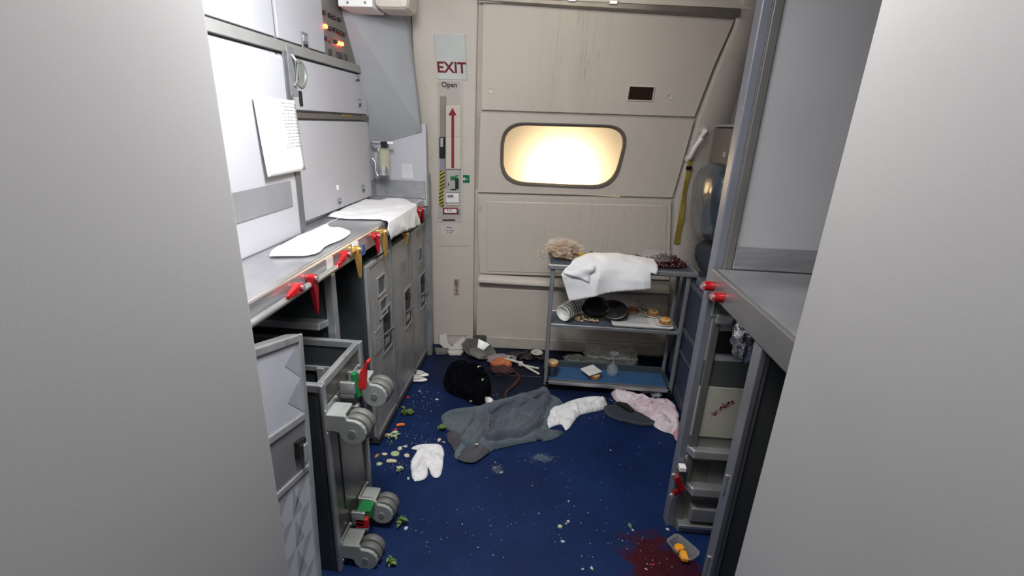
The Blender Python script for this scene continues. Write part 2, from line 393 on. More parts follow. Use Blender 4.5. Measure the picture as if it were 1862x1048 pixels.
# curved fuselage lining and door
def stain_mat(name, base, seed, xc, xw, amt, tint=(.20, .13, .09)):
    m = bpy.data.materials.new(name); m.use_nodes = True; nt = m.node_tree; N = nt.nodes; L = nt.links; b = N['Principled BSDF']
    tc = N.new('ShaderNodeTexCoord'); o = tc.outputs['Object']
    def mp(sc, loc=(0, 0, 0)):
        q = N.new('ShaderNodeMapping'); q.inputs['Scale'].default_value = sc; q.inputs['Location'].default_value = loc; L.new(o, q.inputs[0]); return q.outputs[0]
    def noi(v, s, d=4, r=.5):
        n = N.new('ShaderNodeTexNoise'); n.inputs['Scale'].default_value = s; n.inputs['Detail'].default_value = d; n.inputs['Roughness'].default_value = r; L.new(v, n.inputs['Vector']); return n.outputs[0]
    def ramp(src, pts):
        r = N.new('ShaderNodeValToRGB'); e = r.color_ramp.elements
        e[0].position = pts[0][0]; e[0].color = (pts[0][1],) * 3 + (1,); e[1].position = pts[-1][0]; e[1].color = (pts[-1][1],) * 3 + (1,)
        for p, c in pts[1:-1]: q = e.new(p); q.color = (c, c, c, 1)
        L.new(src, r.inputs[0]); return r.outputs[0]
    def M(op, a, b2):
        n = N.new('ShaderNodeMath'); n.operation = op
        for i, q in enumerate((a, b2)):
            if isinstance(q, (int, float)): n.inputs[i].default_value = q
            else: L.new(q, n.inputs[i])
        return n.outputs[0]
    # thin run marks: zero crossings of a noise stretched down the wall
    line = ramp(noi(mp((1, .02, .045), (seed, 0, 0)), 52, 2, .3), [(.470, 0), (.494, 1), (.506, 1), (.530, 0)])
    patch = ramp(noi(mp((1, .4, .35), (seed * 2, 0, 0)), 6), [(.35, 0), (.60, 1)])
    soft = ramp(noi(mp((1, .3, .12), (seed * 3, 0, 0)), 13, 6, .6), [(.42, 0), (.75, 1)])
    sep = N.new('ShaderNodeSeparateXYZ'); L.new(o, sep.inputs[0])
    dx = M('ABSOLUTE', M('DIVIDE', M('SUBTRACT', sep.outputs[0], xc), xw), 0)
    band = ramp(dx, [(.45, 1), (1.0, .12)])
    f = M('MULTIPLY', M('ADD', M('MULTIPLY', M('MULTIPLY', line, patch), .26), M('MULTIPLY', soft, .10)), M('MULTIPLY', band, amt))
    g = noi(o, 3, 3)
    c = N.new('ShaderNodeMixRGB'); L.new(g, c.inputs[0]); c.inputs[1].default_value = (*[q * .93 for q in base], 1); c.inputs[2].default_value = (*[min(1, q * 1.06) for q in base], 1)
    mx = N.new('ShaderNodeMixRGB'); L.new(f, mx.inputs[0]); L.new(c.outputs[0], mx.inputs[1]); mx.inputs[2].default_value = (*tint, 1)
    L.new(mx.outputs[0], b.inputs['Base Color']); b.inputs['Roughness'].default_value = .48
    return m
DB = (.50, .455, .395)
D_UP = stain_mat('door_lining_stained', DB, 3.0, -.10, .26, 1.5)
D_MID = stain_mat('door_lining_window', DB, 7.0, .1, .7, .4)
D_LOW = stain_mat('door_lining_streaked', DB, 11.0, .25, .8, .75)

# back wall (lining behind the door panels) following the fuselage
mb = MB(); zs = [0.0, .35, .7] + [.7 + .1 * i for i in range(1, 17)]
prev = None
for z in zs:
    row = [mb.v((x, fus(z, .045), z)) for x in (-1.75, -.9, 0, .92, 1.75)] ; rb = [mb.v((x, fus(z, .085), z)) for x in (-1.75, -.9, 0, .92, 1.75)]
    if prev:
        for i in range(4):
            # opening behind the window
            if not (i == 2 and False): mb.face([prev[0][i], prev[0][i + 1], row[i + 1], row[i]])
    prev = (row, rb)
    for q in rb: mb.bm.verts.remove(q)
# cut the window opening out of the lining
wx0, wx1 = -.32, .50
BW = mb
def cut(bm, co, no): bmesh.ops.bisect_plane(bm, geom=bm.verts[:] + bm.edges[:] + bm.faces[:], plane_co=co, plane_no=no)
for co, no in (((wx0, 0, 0), (1, 0, 0)), ((wx1, 0, 0), (1, 0, 0)), ((0, 0, 1.19), (0, 0, 1)), ((0, 0, 1.64), (0, 0, 1))): cut(BW.bm, co, no)
kill = [f for f in BW.bm.faces if wx0 < f.calc_center_median().x < wx1 and 1.19 < f.calc_center_median().z < 1.64]
bmesh.ops.delete(BW.bm, geom=kill, context='FACES')
o = struct('wall_back', BW, CREAM2, smooth=True); o.modifiers.new('s', 'SOLIDIFY').thickness = .02

def Spanel(corn, off=0.0, nr=14, nc=10, th=.03, mb=None):
    """corn: rows [(pyL,pxL,pyR,pxR)] from top to bottom -> curved slab"""
    mb = mb or MB(); rows = []
    K = len(corn) - 1
    for i in range(nr + 1):
        t = i / nr * K; k = min(int(t), K - 1); f = t - k; a, b = corn[k], corn[k + 1]; q = [a[j] * (1 - f) + b[j] * f for j in range(4)]
        L, R_ = onS(q[1], q[0], off), onS(q[3], q[2], off); row = []
        for j in range(nc + 1):
            s = j / nc; x = L.x * (1 - s) + R_.x * s; z = L.z * (1 - s) + R_.z * s; row.append((x, fus(z, off), z))
        rows.append(row)
    A = [[mb.v(p) for p in r] for r in rows]; B = [[mb.v((p[0], p[1] + th, p[2])) for p in r] for r in rows]
    for i in range(nr):
        for j in range(nc):
            mb.face([A[i][j], A[i][j + 1], A[i + 1][j + 1], A[i + 1][j]]); mb.face([B[i][j], B[i + 1][j], B[i + 1][j + 1], B[i][j + 1]])
    for i in range(nr): mb.face([A[i][0], A[i + 1][0], B[i + 1][0], B[i][0]]); mb.face([A[i][nc], B[i][nc], B[i + 1][nc], A[i + 1][nc]])
    for j in range(nc): mb.face([A[0][j], B[0][j], B[0][j + 1], A[0][j + 1]]); mb.face([A[nr][j], A[nr][j + 1], B[nr][j + 1], B[nr][j]])
    return mb
struct('door_1', MB().box(-.44, .86, 3.333, 3.36, .02, .5), CREAM2)
DOOR = thing('cabin_door', 'cream curved cabin door with a bright rounded window and brown run marks', 'door', (.2, 3.27, 0))
Spanel([(3, 878, 36, 1338), (100, 876, 120, 1300), (203, 875, 216, 1263)]).build('upper_panel', D_UP, DOOR, smooth=True, bevel=.004)
Spanel([(357, 869, 367, 1221), (430, 869, 430, 1219), (500, 872, 512, 1217)]).build('lower_panel', D_LOW, DOOR, smooth=True, bevel=.004)
Spanel([(368, 884, 376, 1214), (430, 884, 430, 1212), (497, 884, 505, 1210)], off=-.003, th=.02).build('raised_panel', D_LOW, DOOR, smooth=True, bevel=.008)
Spanel([(526, 868, 540, 1215), (612, 866, 628, 1210)], off=.012, nr=5).build('kick_panel', D_LOW, DOOR, smooth=True, bevel=.004)
Spanel([(614, 884, 630, 1210), (634, 884, 650, 1208)], off=-.004, nr=3).build('sill_panel', CREAM2, DOOR, smooth=True, bevel=.006)
# slide bustle lip
a, b = onS(872, 504), onS(1215, 520)
mb = MB(); prof = [(0, .03), (-.035, .02), (-.05, .0), (-.05, -.018), (-.02, -.03), (.01, -.045), (.03, -.045)]
L0 = [mb.v((a.x, fus(a.z) + p[0], a.z + p[1] - .015)) for p in prof]; L1 = [mb.v((b.x, fus(b.z) + p[0], a.z + p[1] - .015)) for p in prof]
for i in range(len(prof) - 1): mb.face([L0[i], L0[i + 1], L1[i + 1], L1[i]])
mb.face(L0); mb.face(L1[::-1]); mb.face([L0[0], L1[0], L1[-1], L0[-1]])
mb.build('ledge', CREAM, DOOR, smooth=True)
# middle panel with the window hole
def rr_px(x0, y0, x1, y1, x2, y2, x3, y3, r, n=8):   # TL TR BR BL rounded quad in picture directions on the wall
    P = [Vector((x0, y0)), Vector((x1, y1)), Vector((x2, y2)), Vector((x3, y3))]; out = []
    for i in range(4):
        p, a, b = P[i], P[i - 1], P[(i + 1) % 4]
        u, v = (a - p).normalized() * r, (b - p).normalized() * r
        for k in range(n + 1):
            t = k / n; q = (p + u) * (1 - t) ** 2 + p * 2 * t * (1 - t) * .55 + (p + v) * t ** 2
            q = (p + u) * (1 - t) ** 2 + p * 2 * t * (1 - t) + (p + v) * t ** 2; out.append(q)
    return out
def resample(loop, n):
    L = [0]; m = len(loop)
    for i in range(m): L.append(L[-1] + (loop[(i + 1) % m] - loop[i]).length)
    out = []
    for k in range(n):
        s = k / n * L[-1]; i = max(j for j in range(m) if L[j] <= s + 1e-9); f = (s - L[i]) / max(1e-9, L[i + 1] - L[i])
        out.append(loop[i].lerp(loop[(i + 1) % m], f))
    return out
def star(loop, c, n):                       # resample by angle about c
    out = []
    for k in range(n):
        a = 2 * math.pi * k / n; d = Vector((math.cos(a), math.sin(a))); best = None
        for i in range(len(loop)):
            p, q = loop[i] - c, loop[(i + 1) % len(loop)] - c; e = q - p; den = d.x * e.y - d.y * e.x
            if abs(den) < 1e-9: continue
            t = (p.x * e.y - p.y * e.x) / den; s = (p.x * d.y - p.y * d.x) / den
            if t > 0 and -1e-6 <= s <= 1 + 1e-6: best = t if best is None else max(best, t)
        out.append(c + d * best)
    return out
WC = Vector((1027, 285)); NW = 120
outer = [Vector(p) for p in ((874, 208), (1262, 221), (1240, 300), (1222, 362), (869, 352))]
win = rr_px(911, 224, 1147, 231, 1118, 348, 908, 338, 44)
oL, iL = star(outer, WC, NW), star(win, WC, NW)
# make sure outer corners are hit
for c in outer:
    k = min(range(NW), key=lambda i: (oL[i] - c).length); oL[k] = c
mb = MB(); R1 = []
for t in (0, .25, .5, .75, 1):
    R1.append([mb.v(onS(*(oL[k].lerp(iL[k], t)))) for k in range(NW)])
for i in range(4):
    for k in range(NW): mb.face([R1[i][k], R1[i][(k + 1) % NW], R1[i + 1][(k + 1) % NW], R1[i + 1][k]])
for ring, s in ((R1[0], .03), (R1[-1], .05)):
    bk = [mb.bm.verts.new(v.co + Vector((0, s, 0))) for v in ring]
    for k in range(NW): mb.face([ring[k], bk[k], bk[(k + 1) % NW], ring[(k + 1) % NW]])
mb.build('window_panel', D_MID, DOOR, smooth=True)
# window seal and pane
def ringmesh(l0, l1, off, th):
    mb = MB(); A = [mb.v(onS(*p, off)) for p in l0]; B = [mb.v(onS(*p, off)) for p in l1]
    C = [mb.v(onS(*p, off) + Vector((0, th, 0))) for p in l0]; D = [mb.v(onS(*p, off) + Vector((0, th, 0))) for p in l1]
    n = len(A)
    for k in range(n):
        j = (k + 1) % n; mb.face([A[k], A[j], B[j], B[k]]); mb.face([A[k], C[k], C[j], A[j]]); mb.face([B[k], B[j], D[j], D[k]])
    return mb
def scale_loop(L, c, s, dx=0): return [c + Vector(((p - c).x * (1 - s / 117.0), (p - c).y * (1 - s / 58.0))) for p in L]
WF = tag(ringmesh(iL, scale_loop(iL, WC, 3), -.010, .03).build('window_frame', mat('seal_steel', (.22, .20, .18), .35, .6), DOOR, smooth=True))
ringmesh(scale_loop(iL, WC, 3), scale_loop(iL, WC, 6), .004, .03).build('window_seal', mat('brown_seal', (.16, .12, .095), .5, .1), DOOR, smooth=True)
m = bpy.data.materials.new('fogged_pane'); m.use_nodes = True; nt = m.node_tree; nt.nodes.clear()
out = nt.nodes.new('ShaderNodeOutputMaterial'); tr = nt.nodes.new('ShaderNodeBsdfTranslucent'); gl = nt.nodes.new('ShaderNodeBsdfGlossy'); mx = nt.nodes.new('ShaderNodeMixShader')
tr.inputs[0].default_value = (.95, .88, .76, 1); gl.inputs['Roughness'].default_value = .25; gl.inputs[0].default_value = (.8, .8, .8, 1); mx.inputs[0].default_value = .06
nt.links.new(tr.outputs[0], mx.inputs[1]); nt.links.new(gl.outputs[0], mx.inputs[2]); nt.links.new(mx.outputs[0], out.inputs[0])
mb = MB(); pl = [mb.v(onS(*p, .03)) for p in scale_loop(iL, WC, 3)]; cc = mb.v(onS(*WC, .03))
for k in range(NW): mb.face([pl[k], pl[(k + 1) % NW], cc])
mb.build('window_pane', m, DOOR, smooth=True)
# small dark viewing port and plugs
T = frameS(1165, 173)
MB(T).ringbox(-.078, .078, -.045, .045, -.004, .006, .008, 'z').build('port_frame', CREAM, DOOR, bevel=.003)
MB(T).box(-.070, .070, -.037, .037, -.004, .0015).build('port_glass', mat('dark_brown_glass', (.022, .012, .008), .3), DOOR)
for px, py in ((893, 167), (1218, 178)):
    MB(frameS(px, py)).lathe([(.022, 0), (.022, .003), (.019, .004), (.017, .0025), (0, .0025)], n=20).build('screw_cap', CREAM, DOOR, smooth=True)
MB(frameS(873, 382)).box(-.008, .012, -.018, .018, 0, .004).build('latch_plate', CREAM2, DOOR)

# frame strips beside the door
struct('trim_1', Spanel([(-20, 745, -12, 869), (120, 752, 124, 866), (240, 766, 244, 864), (420, 778, 424, 862), (640, 789, 644, 860)], off=-.01, nr=24, nc=4), CREAM, smooth=True, bevel=.006)
struct('trim_2', Spanel([(-20, 727, -20, 742), (120, 742, 120, 750), (240, 757, 240, 764), (420, 772, 420, 777), (640, 783, 640, 788)], off=-.03, nr=24, nc=2, th=.06), LAM2, smooth=True, bevel=.003)
mb = MB()
rowsR = [(-20, 1352), (50, 1334), (130, 1300), (216, 1268), (300, 1245), (363, 1227), (440, 1224), (520, 1222), (640, 1215)]
A = []; 
for py, px in rowsR:
    p = onS(px, py, .0); A.append([mb.v((x, fus(p.z, .0 - .006 * k), p.z)) for k, x in enumerate((p.x, p.x + .02, max(p.x + .04, 1.08)))])
for i in range(len(A) - 1):
    for k in range(2): mb.face([A[i][k], A[i][k + 1], A[i + 1][k + 1], A[i + 1][k]])
o = struct('trim_3', mb, CREAM2, smooth=True); q = o.modifiers.new('s', 'SOLIDIFY'); q.thickness = .03; q.offset = -1
# door header above
a, b = onS(745, 0), onS(1332, 30)
mb = MB(); hp = [ony(870, 4, 2.86), ony(1345, 33, 2.86), ony(1345, 18, 2.86), ony(870, -4, 2.86)]
mb.prism([tuple(q) for q in hp], (0, .12, 0))
struct('trim_4', mb, mat('header_rail', (.16, .145, .12), .4, .5, .2, 8), bevel=.004)
struct('trim_16', MB().box(-.42, 1.05, 2.87, 2.90, 2.23, 2.32), CREAM)
struct('trim_17', MB().box(-.66, -.42, 2.84, 2.90, 2.26, 2.32), CREAM)
for px, lb in ((1040, 'left'), (1115, 'right')):
    p = ony(px, 4 if px == 1040 else 9, 2.85); mb = MB().box(p.x - .02, p.x + .02, 2.84, 2.858, p.z - .006, p.z + .012)
    tag(mb.build('header_catch', ALU, bevel=.002), lb + ' small metal catch on the rail above the door', 'catch')

# left side: back of the galley, alcove, sloped lining
XB, XF, ZT = -1.10, -.79, 1.142
struct('wall_left', MB().box(XB - .04, XB, .6, 3.15, 1.0, 2.32), LAM)
struct('wall_left_end', MB().box(XB, -.765, 3.06, 3.09, ZT - .05, 1.60), LAM)
# sloped panel
pts = [(XB, 3.035, 1.43), (-.775, 3.05, 1.535), (-.80, 2.80, 2.26), (XB, 2.58, 2.26)]
q1, q2 = ony(767, 243, 3.055), ony(735, -12, 2.86); q0 = ony(700, 262, 3.055)
pts = [(XB - .001, 3.056, q0.z - .025), tuple(q1), tuple(q2), (XB - .001, 2.56, 2.24)]
mb = MB(); mb.prism(pts, (0, .03, 0)); struct('wall_left_slope', mb, LAM2)
struct('wall_left_slope_edge', MB().prism([q1 + Vector((-.030, -.002, -.006)), q1 + Vector((0, -.002, 0)), q2 + Vector((0, -.004, 0)), q2 + Vector((-.035, -.004, 0))], (0, -.008, 0)), mat('slope_edge', (.24, .25, .26), .5, .1))
struct('trim_5', MB().box(XB, -.775, 3.048, 3.06, ZT, 1.252), ALU_D)
struct('trim_6', MB().box(XB, XB + .008, 2.905, 3.05, ZT, 1.252), ALU_D)
# end post between counter and door
struct('trim_7', MB().box(-.80, -.755, 3.075, 3.12, 0, 1.30), ALU_D, bevel=.004)
# galley under-structure: back, end
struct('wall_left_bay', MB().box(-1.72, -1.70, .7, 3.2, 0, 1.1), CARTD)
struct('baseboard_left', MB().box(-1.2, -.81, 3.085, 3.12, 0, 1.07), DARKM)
# right side far partition
struct('wall_right', MB().box(1.07, 1.10, 1.70, 3.3, 0, 2.32), mat('partition_grey', (.20, .20, .21), .6, 0, .05, 4))
# near bulkheads either side of the aisle
XL = ony(530, 1048, .8).x; XR = ony(1332, 1048, .8).x
struct('wall_left_aisle', MB().box(XL - .045, XL, -1.6, .80, 0, 2.32), PANELG, bevel=.006)
struct('wall_right_aisle', MB().box(XR, XR + .045, -1.6, .80, 0, 2.32), PANELG, bevel=.006)
struct('wall_front', MB().box(-1.9, 1.9, -1.64, -1.6, 0, 2.32), PANELG)
struct('wall_left_rear', MB().box(-1.72, XL - .045, .62, .66, 0, 2.32), PANELG)

# ================================================================ LEFT GALLEY
# worktop
W = thing('galley_worktop', 'long steel worktop over the carts on the left', 'worktop', (-.95, 2, 1.06))
MB().box(XB, XF, .68, 3.045, ZT - .03, ZT).build('top_sheet', STEEL, W, bevel=.008)
MB().box(XF - .03, XF + .008, .68, 3.045, ZT - .085, ZT - .004).build('front_lip', STEEL, W, bevel=.008)
MB().box(-1.05, -.9, 2.72, 2.9, ZT, ZT + .004).build('drain_grille', ALU_D, W, bevel=.002)
for y, w2 in ((1.62, .05), (1.86, .06)):
    MB().box(XF + .008, XF + .010, y, y + w2, ZT - .075, ZT - .015).build('data_label', PAPER if y > 1.8 else OFFW, W)

# cabinets
def cab(name, label, y0, y1, z0, z1, m=LAM, xf=XB + .03, latches=(), round_=None, cat='cabinet'):
    t = thing(name, label, cat, (xf - .1, (y0 + y1) / 2, z0))
    MB().box(XB, xf - .012, y0, y1, z0, z1).build('body', TRIMG, t)
    d = MB().box(xf - .012, xf, y0 + .006, y1 - .006, z0 + .006, z1 - .006).build('door', m, t, bevel=.003)
    for (px, py, w2, h2) in latches:
        p = onx(px, py, xf)
        l = MB().box(xf, xf + .006, p.y - w2, p.y + w2, p.z - h2, p.z + h2).build('latch', TRIMG, d, bevel=.002)
        MB().box(xf + .006, xf + .009, p.y - w2 * .6, p.y + w2 * .6, p.z - h2 * .1, p.z + h2 * .6).build('latch_button', ALU, d)
        MB().box(xf + .006, xf + .0075, p.y - w2 * .6, p.y + w2 * .6, p.z - h2 * .8, p.z - h2 * .4).build('latch_slot', BLACK, d)
    return t, d
xq = XB + .03
sw0 = onx(590, 60, xq).y
cab('overhead_cabinet', 'grey overhead cabinet with one latch beside the switch panel', 1.98, sw0, 1.895, 2.25, latches=((553, 77, .028, .032),))
cab('overhead_cabinet', 'grey overhead cabinet nearest the camera, left of the latch cabinet', .7, 1.97, 1.895, 2.25)
t, d = cab('storage_compartment', 'middle grey compartment with a round vent and square latches', 1.97, 2.90, 1.635, 1.85, latches=((649, 146, .03, .012), (653, 190, .018, .02)))
p = onx(544, 137, xq)
MB().lathe([(.055, 0), (.055, .008), (.045, .01), (.04, .004), (0, .004)], (xq, p.y, p.z), axis='x').build('round_vent', mat('vent_grey', (.25, .27, .25), .45, .3), d, smooth=True)
p = onx(546, 182, xq); MB().box(xq, xq + .006, p.y - .012, p.y + .012, p.z - .03, p.z + .03).build('hinge', BLACK, d, bevel=.002)
cab('storage_compartment', 'grey compartment above the paper sheet at the left', .7, 1.96, 1.635, 1.85)
t, d = cab('tall_cabinet', 'tall plain grey cabinet door behind the worktop', 2.02, 2.90, ZT + .02, 1.605, latches=((660, 345, .018, .02), (617, 368, .018, .012)))
p = onx(614, 344, xq); MB().lathe([(.014, 0), (.014, .004), (0, .004)], (xq, p.y, p.z), axis='x', n=16, sx=.8).build('white_button', WHITEP, d, smooth=True)
# ledges between
struct('trim_9', MB().box(XB, xq + .012, .7, 2.93, 1.853, 1.892), mat('rail_grey', (.30, .30, .29), .4, .3), bevel=.003)
struct('trim_10', MB().box(XB, xq + .004, .7, 2.91, 1.608, 1.632), mat('rail_dark', (.14, .13, .12), .4, .4), bevel=.002)
p = onx(631, 213, xq + .004); MB_ = MB().box(xq + .004, xq + .007, p.y - .06, p.y + .06, p.z - .004, p.z + .004)
tag(MB_.build('rail_label', GOLD), 'thin orange label on the rail under the middle compartment', 'label')
# switch panel
S = thing('switch_panel', 'grey galley switch panel with black breakers and red lights', 'control panel', (xq, 2.66, 1.9))
MB().box(XB, xq - .006, sw0 + .004, 2.90, 1.895, 2.25).build('plate', mat('panel_olive', (.17, .165, .15), .5, .2, .06, 8), S)
def sw(px, py, kind):
    p = onx(px, py, xq - .006)
    if kind == 'b':
        MB().lathe([(.009, 0), (.009, .012), (.006, .016), (0, .016)], (xq - .006, p.y, p.z), axis='x', n=12).build('breaker', BLACK, S, smooth=True)
    elif kind == 'r':
        MB().lathe([(.010, 0), (.010, .012), (.007, .016), (0, .016)], (xq - .006, p.y, p.z), axis='x', n=12).build('warning_light', mat('red_light', (.6, .02, .01), .4, emis=((1, .06, .02), 14)), S, smooth=True)
    elif kind == 'k':
        MB().box(xq - .006, xq + .004, p.y - .008, p.y + .008, p.z - .014, p.z + .014).build('toggle', DARKM, S, bevel=.002)
    elif kind == 'n':
        MB().lathe([(.009, 0), (.009, .010), (0, .010)], (xq - .006, p.y, p.z), axis='x', n=12).build('push_button', mat('blue_button', (.01, .015, .06), .4), S, smooth=True)
    elif kind == 's':
        MB().box(xq - .006, xq + .004, p.y - .03, p.y + .03, p.z - .007, p.z + .007).build('slot', BLACK, S)
for px, py in ((586, 26), (597, 31), (605, 35), (614, 39), (598, 55), (606, 57), (612, 60), (617, 63), (623, 66), (608, 79)): sw(px, py, 'b')
for px, py in ((589, 51), (613, 81.5), (619, 83)): sw(px, py, 'r')
for px, py in ((599, 98), (613, 103), (619, 104), (628, 107)): sw(px, py, 'k')
sw(590, 73, 'n'); sw(614, 116, 's')
p = onx(599, 76, xq); MB().lathe([(.009, 0), (.009, .010), (0, .010)], (xq - .006, p.y, p.z), axis='x', n=12).build('push_button', mat('dull_red_button', (.25, .05, .04), .4), S, smooth=True)
# nearer deep cabinet at the picture's left with the hanging sheet
XC = -1.02
t = thing('oven_housing', 'grey deep galley unit with a dark edge behind the white sheet', 'galley unit', (-1.06, 1.4, ZT))
MB().box(XB + .032, XC, .70, 1.945, ZT, 1.83).build('body', LAM, t, bevel=.01)
MB().box(XC, XC + .006, 1.905, 1.945, ZT + .01, 1.85).build('edge_strip', mat('edge_grey', (.13, .135, .14), .4, .4), t, bevel=.003)
p = onx(536, 130, XC); 
MB().tube([(XC + .01, p.y - .03, p.z + .05), (XC + .025, p.y - .03, p.z + .03), (XC + .025, p.y - .03, p.z - .04), (XC + .01, p.y - .03, p.z - .06)], .006).build('handle', ALU, t, smooth=True)
MB().box(XC, XC + .008, p.y - .06, p.y - .005, p.z - .10, p.z + .08).build('latch_plate', TRIMG, t, bevel=.003)
MB().box(XC, XC + .004, 1.40, 1.86, ZT + .13, ZT + .23).build('grey_insert', mat('insert_grey', (.2, .2, .21), .5), t)
a, b = onx(538, 186, XC + .015), onx(553, 312, XC + .015)
mb = MB(); n = 14
rows = []
for i in range(n + 1):
    f = i / n; z = a.z + (b.z - a.z) * f; ye = a.y + (b.y - a.y) * f + .0
    rows.append([mb.v((XC + .012 + .0015 * math.sin(k * .6 + i * .2) + .010 * f * f, ye - .028 * k, z)) for k in range(11)])
for i in range(n):
    for k in range(10): mb.face([rows[i][k], rows[i][k + 1], rows[i + 1][k + 1], rows[i + 1][k]])
PS = thing('paper_sheet', 'white printed paper sheet hanging at the far left edge', 'paper', (XC + .015, 1.8, 1.4))
mb.build('sheet', PAPER, PS, smooth=True, solid=.001)
mb = MB(); rnd = random.Random(4)
for i in range(14):
    z = a.z - .012 - .012 * i; y0 = a.y - .012 + (b.y - a.y) * i * .045; xx = XC + .0140 + .010 * (i / 19.0) ** 2 + .0022
    while y0 > a.y - .10:
        w_ = rnd.uniform(.006, .018); mb.box(xx, xx + .0004, y0 - w_, y0, z - .0015, z + (.002 if i else .004)); y0 -= w_ + .005
mb.build('faint_print', mat('faint_ink', (.45, .45, .46), .7), PS)

# carts in their bays
def cart(label, y0, y1, feats):
    t = thing('galley_cart', label, 'cart', (XF - .3, (y0 + y1) / 2, 0), 'galley carts parked in the left row')
    xf = XF - .002
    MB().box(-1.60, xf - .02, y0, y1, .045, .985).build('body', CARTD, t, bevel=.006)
    d = MB().box(xf - .02, xf, y0 + .008, y1 - .008, .05, .98).build('door', CARTM, t, bevel=.006)
    fr = MB().ringbox(xf, xf + .006, y0 + .006, y1 - .006, .045, .983, .018).build('door_frame', ALU_D, t, bevel=.003)
    for zz in (.03,): MB().box(-1.60, xf + .01, y0 + .01, y1 - .01, .012, .045).build('bumper', mat('dark_bumper', (.03, .03, .032), .6), t, bevel=.004)
    for ft in feats:
        k = ft[0]; p = onx(ft[1], ft[2], xf); y, z = p.y, p.z
        y = max(y0 + .06, min(y1 - .06, y))
        if k == 'latch':
            h, w2 = .125, .075
            MB().ringbox(xf, xf + .008, y - w2, y + w2, z - h, z + h, .012).build('latch_frame', ALU, d, bevel=.002)
            MB().box(xf, xf + .002, y - w2 + .012, y + w2 - .012, z - h + .012, z + h - .012).build('latch_recess', DARKM, d)
            MB().tube([(xf + .004, y - .03, z + .055), (xf + .012, y - .03, z + .075), (xf + .012, y + .03, z + .075), (xf + .004, y + .03, z + .055)], .005).build('upper_handle', BLACK, d, smooth=True)
            MB().prism([(xf + .002, y - .04, z - .01), (xf + .03, y + .01, z + .012), (xf + .034, y + .04, z + .0), (xf + .002, y + .03, z - .03)], (0, 0, -.014)).build('paddle', ALU, d, bevel=.003)
            MB().box(xf + .002, xf + .005, y - .035, y + .035, z - .085, z - .045).build('lock_plate', ALU, d, bevel=.002)
        elif k == 'card':
            MB().ringbox(xf, xf + .005, y - .045, y + .045, z - .05, z + .05, .007).build('card_holder', ALU, d, bevel=.001)
            MB().box(xf, xf + .001, y - .038, y + .038, z - .043, z + .043).build('card_back', mat('card_grey', (.10, .105, .11), .4, .4), d)
        elif k == 'tag':
            MB().box(xf, xf + .003, y - .05, y + .05, z - .03, z + .03).build('placard', mat('worn_placard', (.26, .26, .26), .45, .4, dirt=.5), d, bevel=.002)
        elif k == 'vent':
            mb = MB().ringbox(xf, xf + .005, y - .05, y + .05, z - .06, z + .06, .006)
            for q in range(5): mb.box(xf, xf + .004, y - .045, y + .045, z - .045 + q * .02, z - .037 + q * .02)
            mb.build('vent_grille', ALU_D, d)
        elif k == 'paper':
            MB().box(xf + .006, xf + .008, y - .045, y + .045, z - .035, z + .03).build('paper_label', OFFW, d)
        elif k == 'clip':
            MB().box(xf, xf + .001, y - .05, y + .05, z - .045, z + .045).build('clip_plate', mat('card_grey', (.10, .105, .11), .4, .4), d)
            MB().ringbox(xf, xf + .010, y - .055, y + .055, z - .05, z + .05, .007).build('wire_clip', ALU, d, bevel=.002)
    return t
Y1, Y2, Y3 = (2.02, 2.355), (2.375, 2.715), (2.735, 3.07)
cart('grey galley cart nearest in the left row, two card clips and a louvred vent', *Y1, [('latch', 703, 600), ('clip', 692, 520), ('clip', 696, 560), ('vent', 688, 620), ('paper', 690, 450)])
cart('middle grey galley cart of the left row, beneath the white napkin', *Y2, [('latch', 741, 560), ('tag', 735, 485)])
cart('farthest grey galley cart of the left row, beside the cream door frame', *Y3, [('latch', 768, 530), ('card', 764, 465), ('tag', 765, 492), ('tag', 762, 425)])
struct('trim_11', MB().box(-1.6, XF + .004, 2.358, 2.372, 0, 1.06).box(-1.6, XF + .004, 2.718, 2.732, 0, 1.06), TRIMG, bevel=.003)
# empty bay: divider post, rail
t = thing('bay_divider', 'bright upright metal divider in the empty cart bay', 'divider', (-1.2, 1.70, 0))
MB().box(-1.69, -.80, 1.685, 1.70, .0, 1.05).build('panel', CARTD, t)
MB().box(-.83, -.795, 1.675, 1.712, .0, 1.05).build('edge_post', ALU, t, bevel=.004)
t = thing('bay_rail', 'pale horizontal guide rail in the empty cart bay', 'rail', (-1.1, 1.66, .86))
a = onx(600, 590, -.83)
MB().hexa([(-1.6, 1.625, .835), (-.84, 1.625, .835), (-.82, 1.683, .835), (-1.6, 1.683, .835), (-1.6, 1.635, .862), (-.84, 1.635, .862), (-.82, 1.683, .862), (-1.6, 1.683, .862)]).build('rail_bar', ALU, t, bevel=.004)

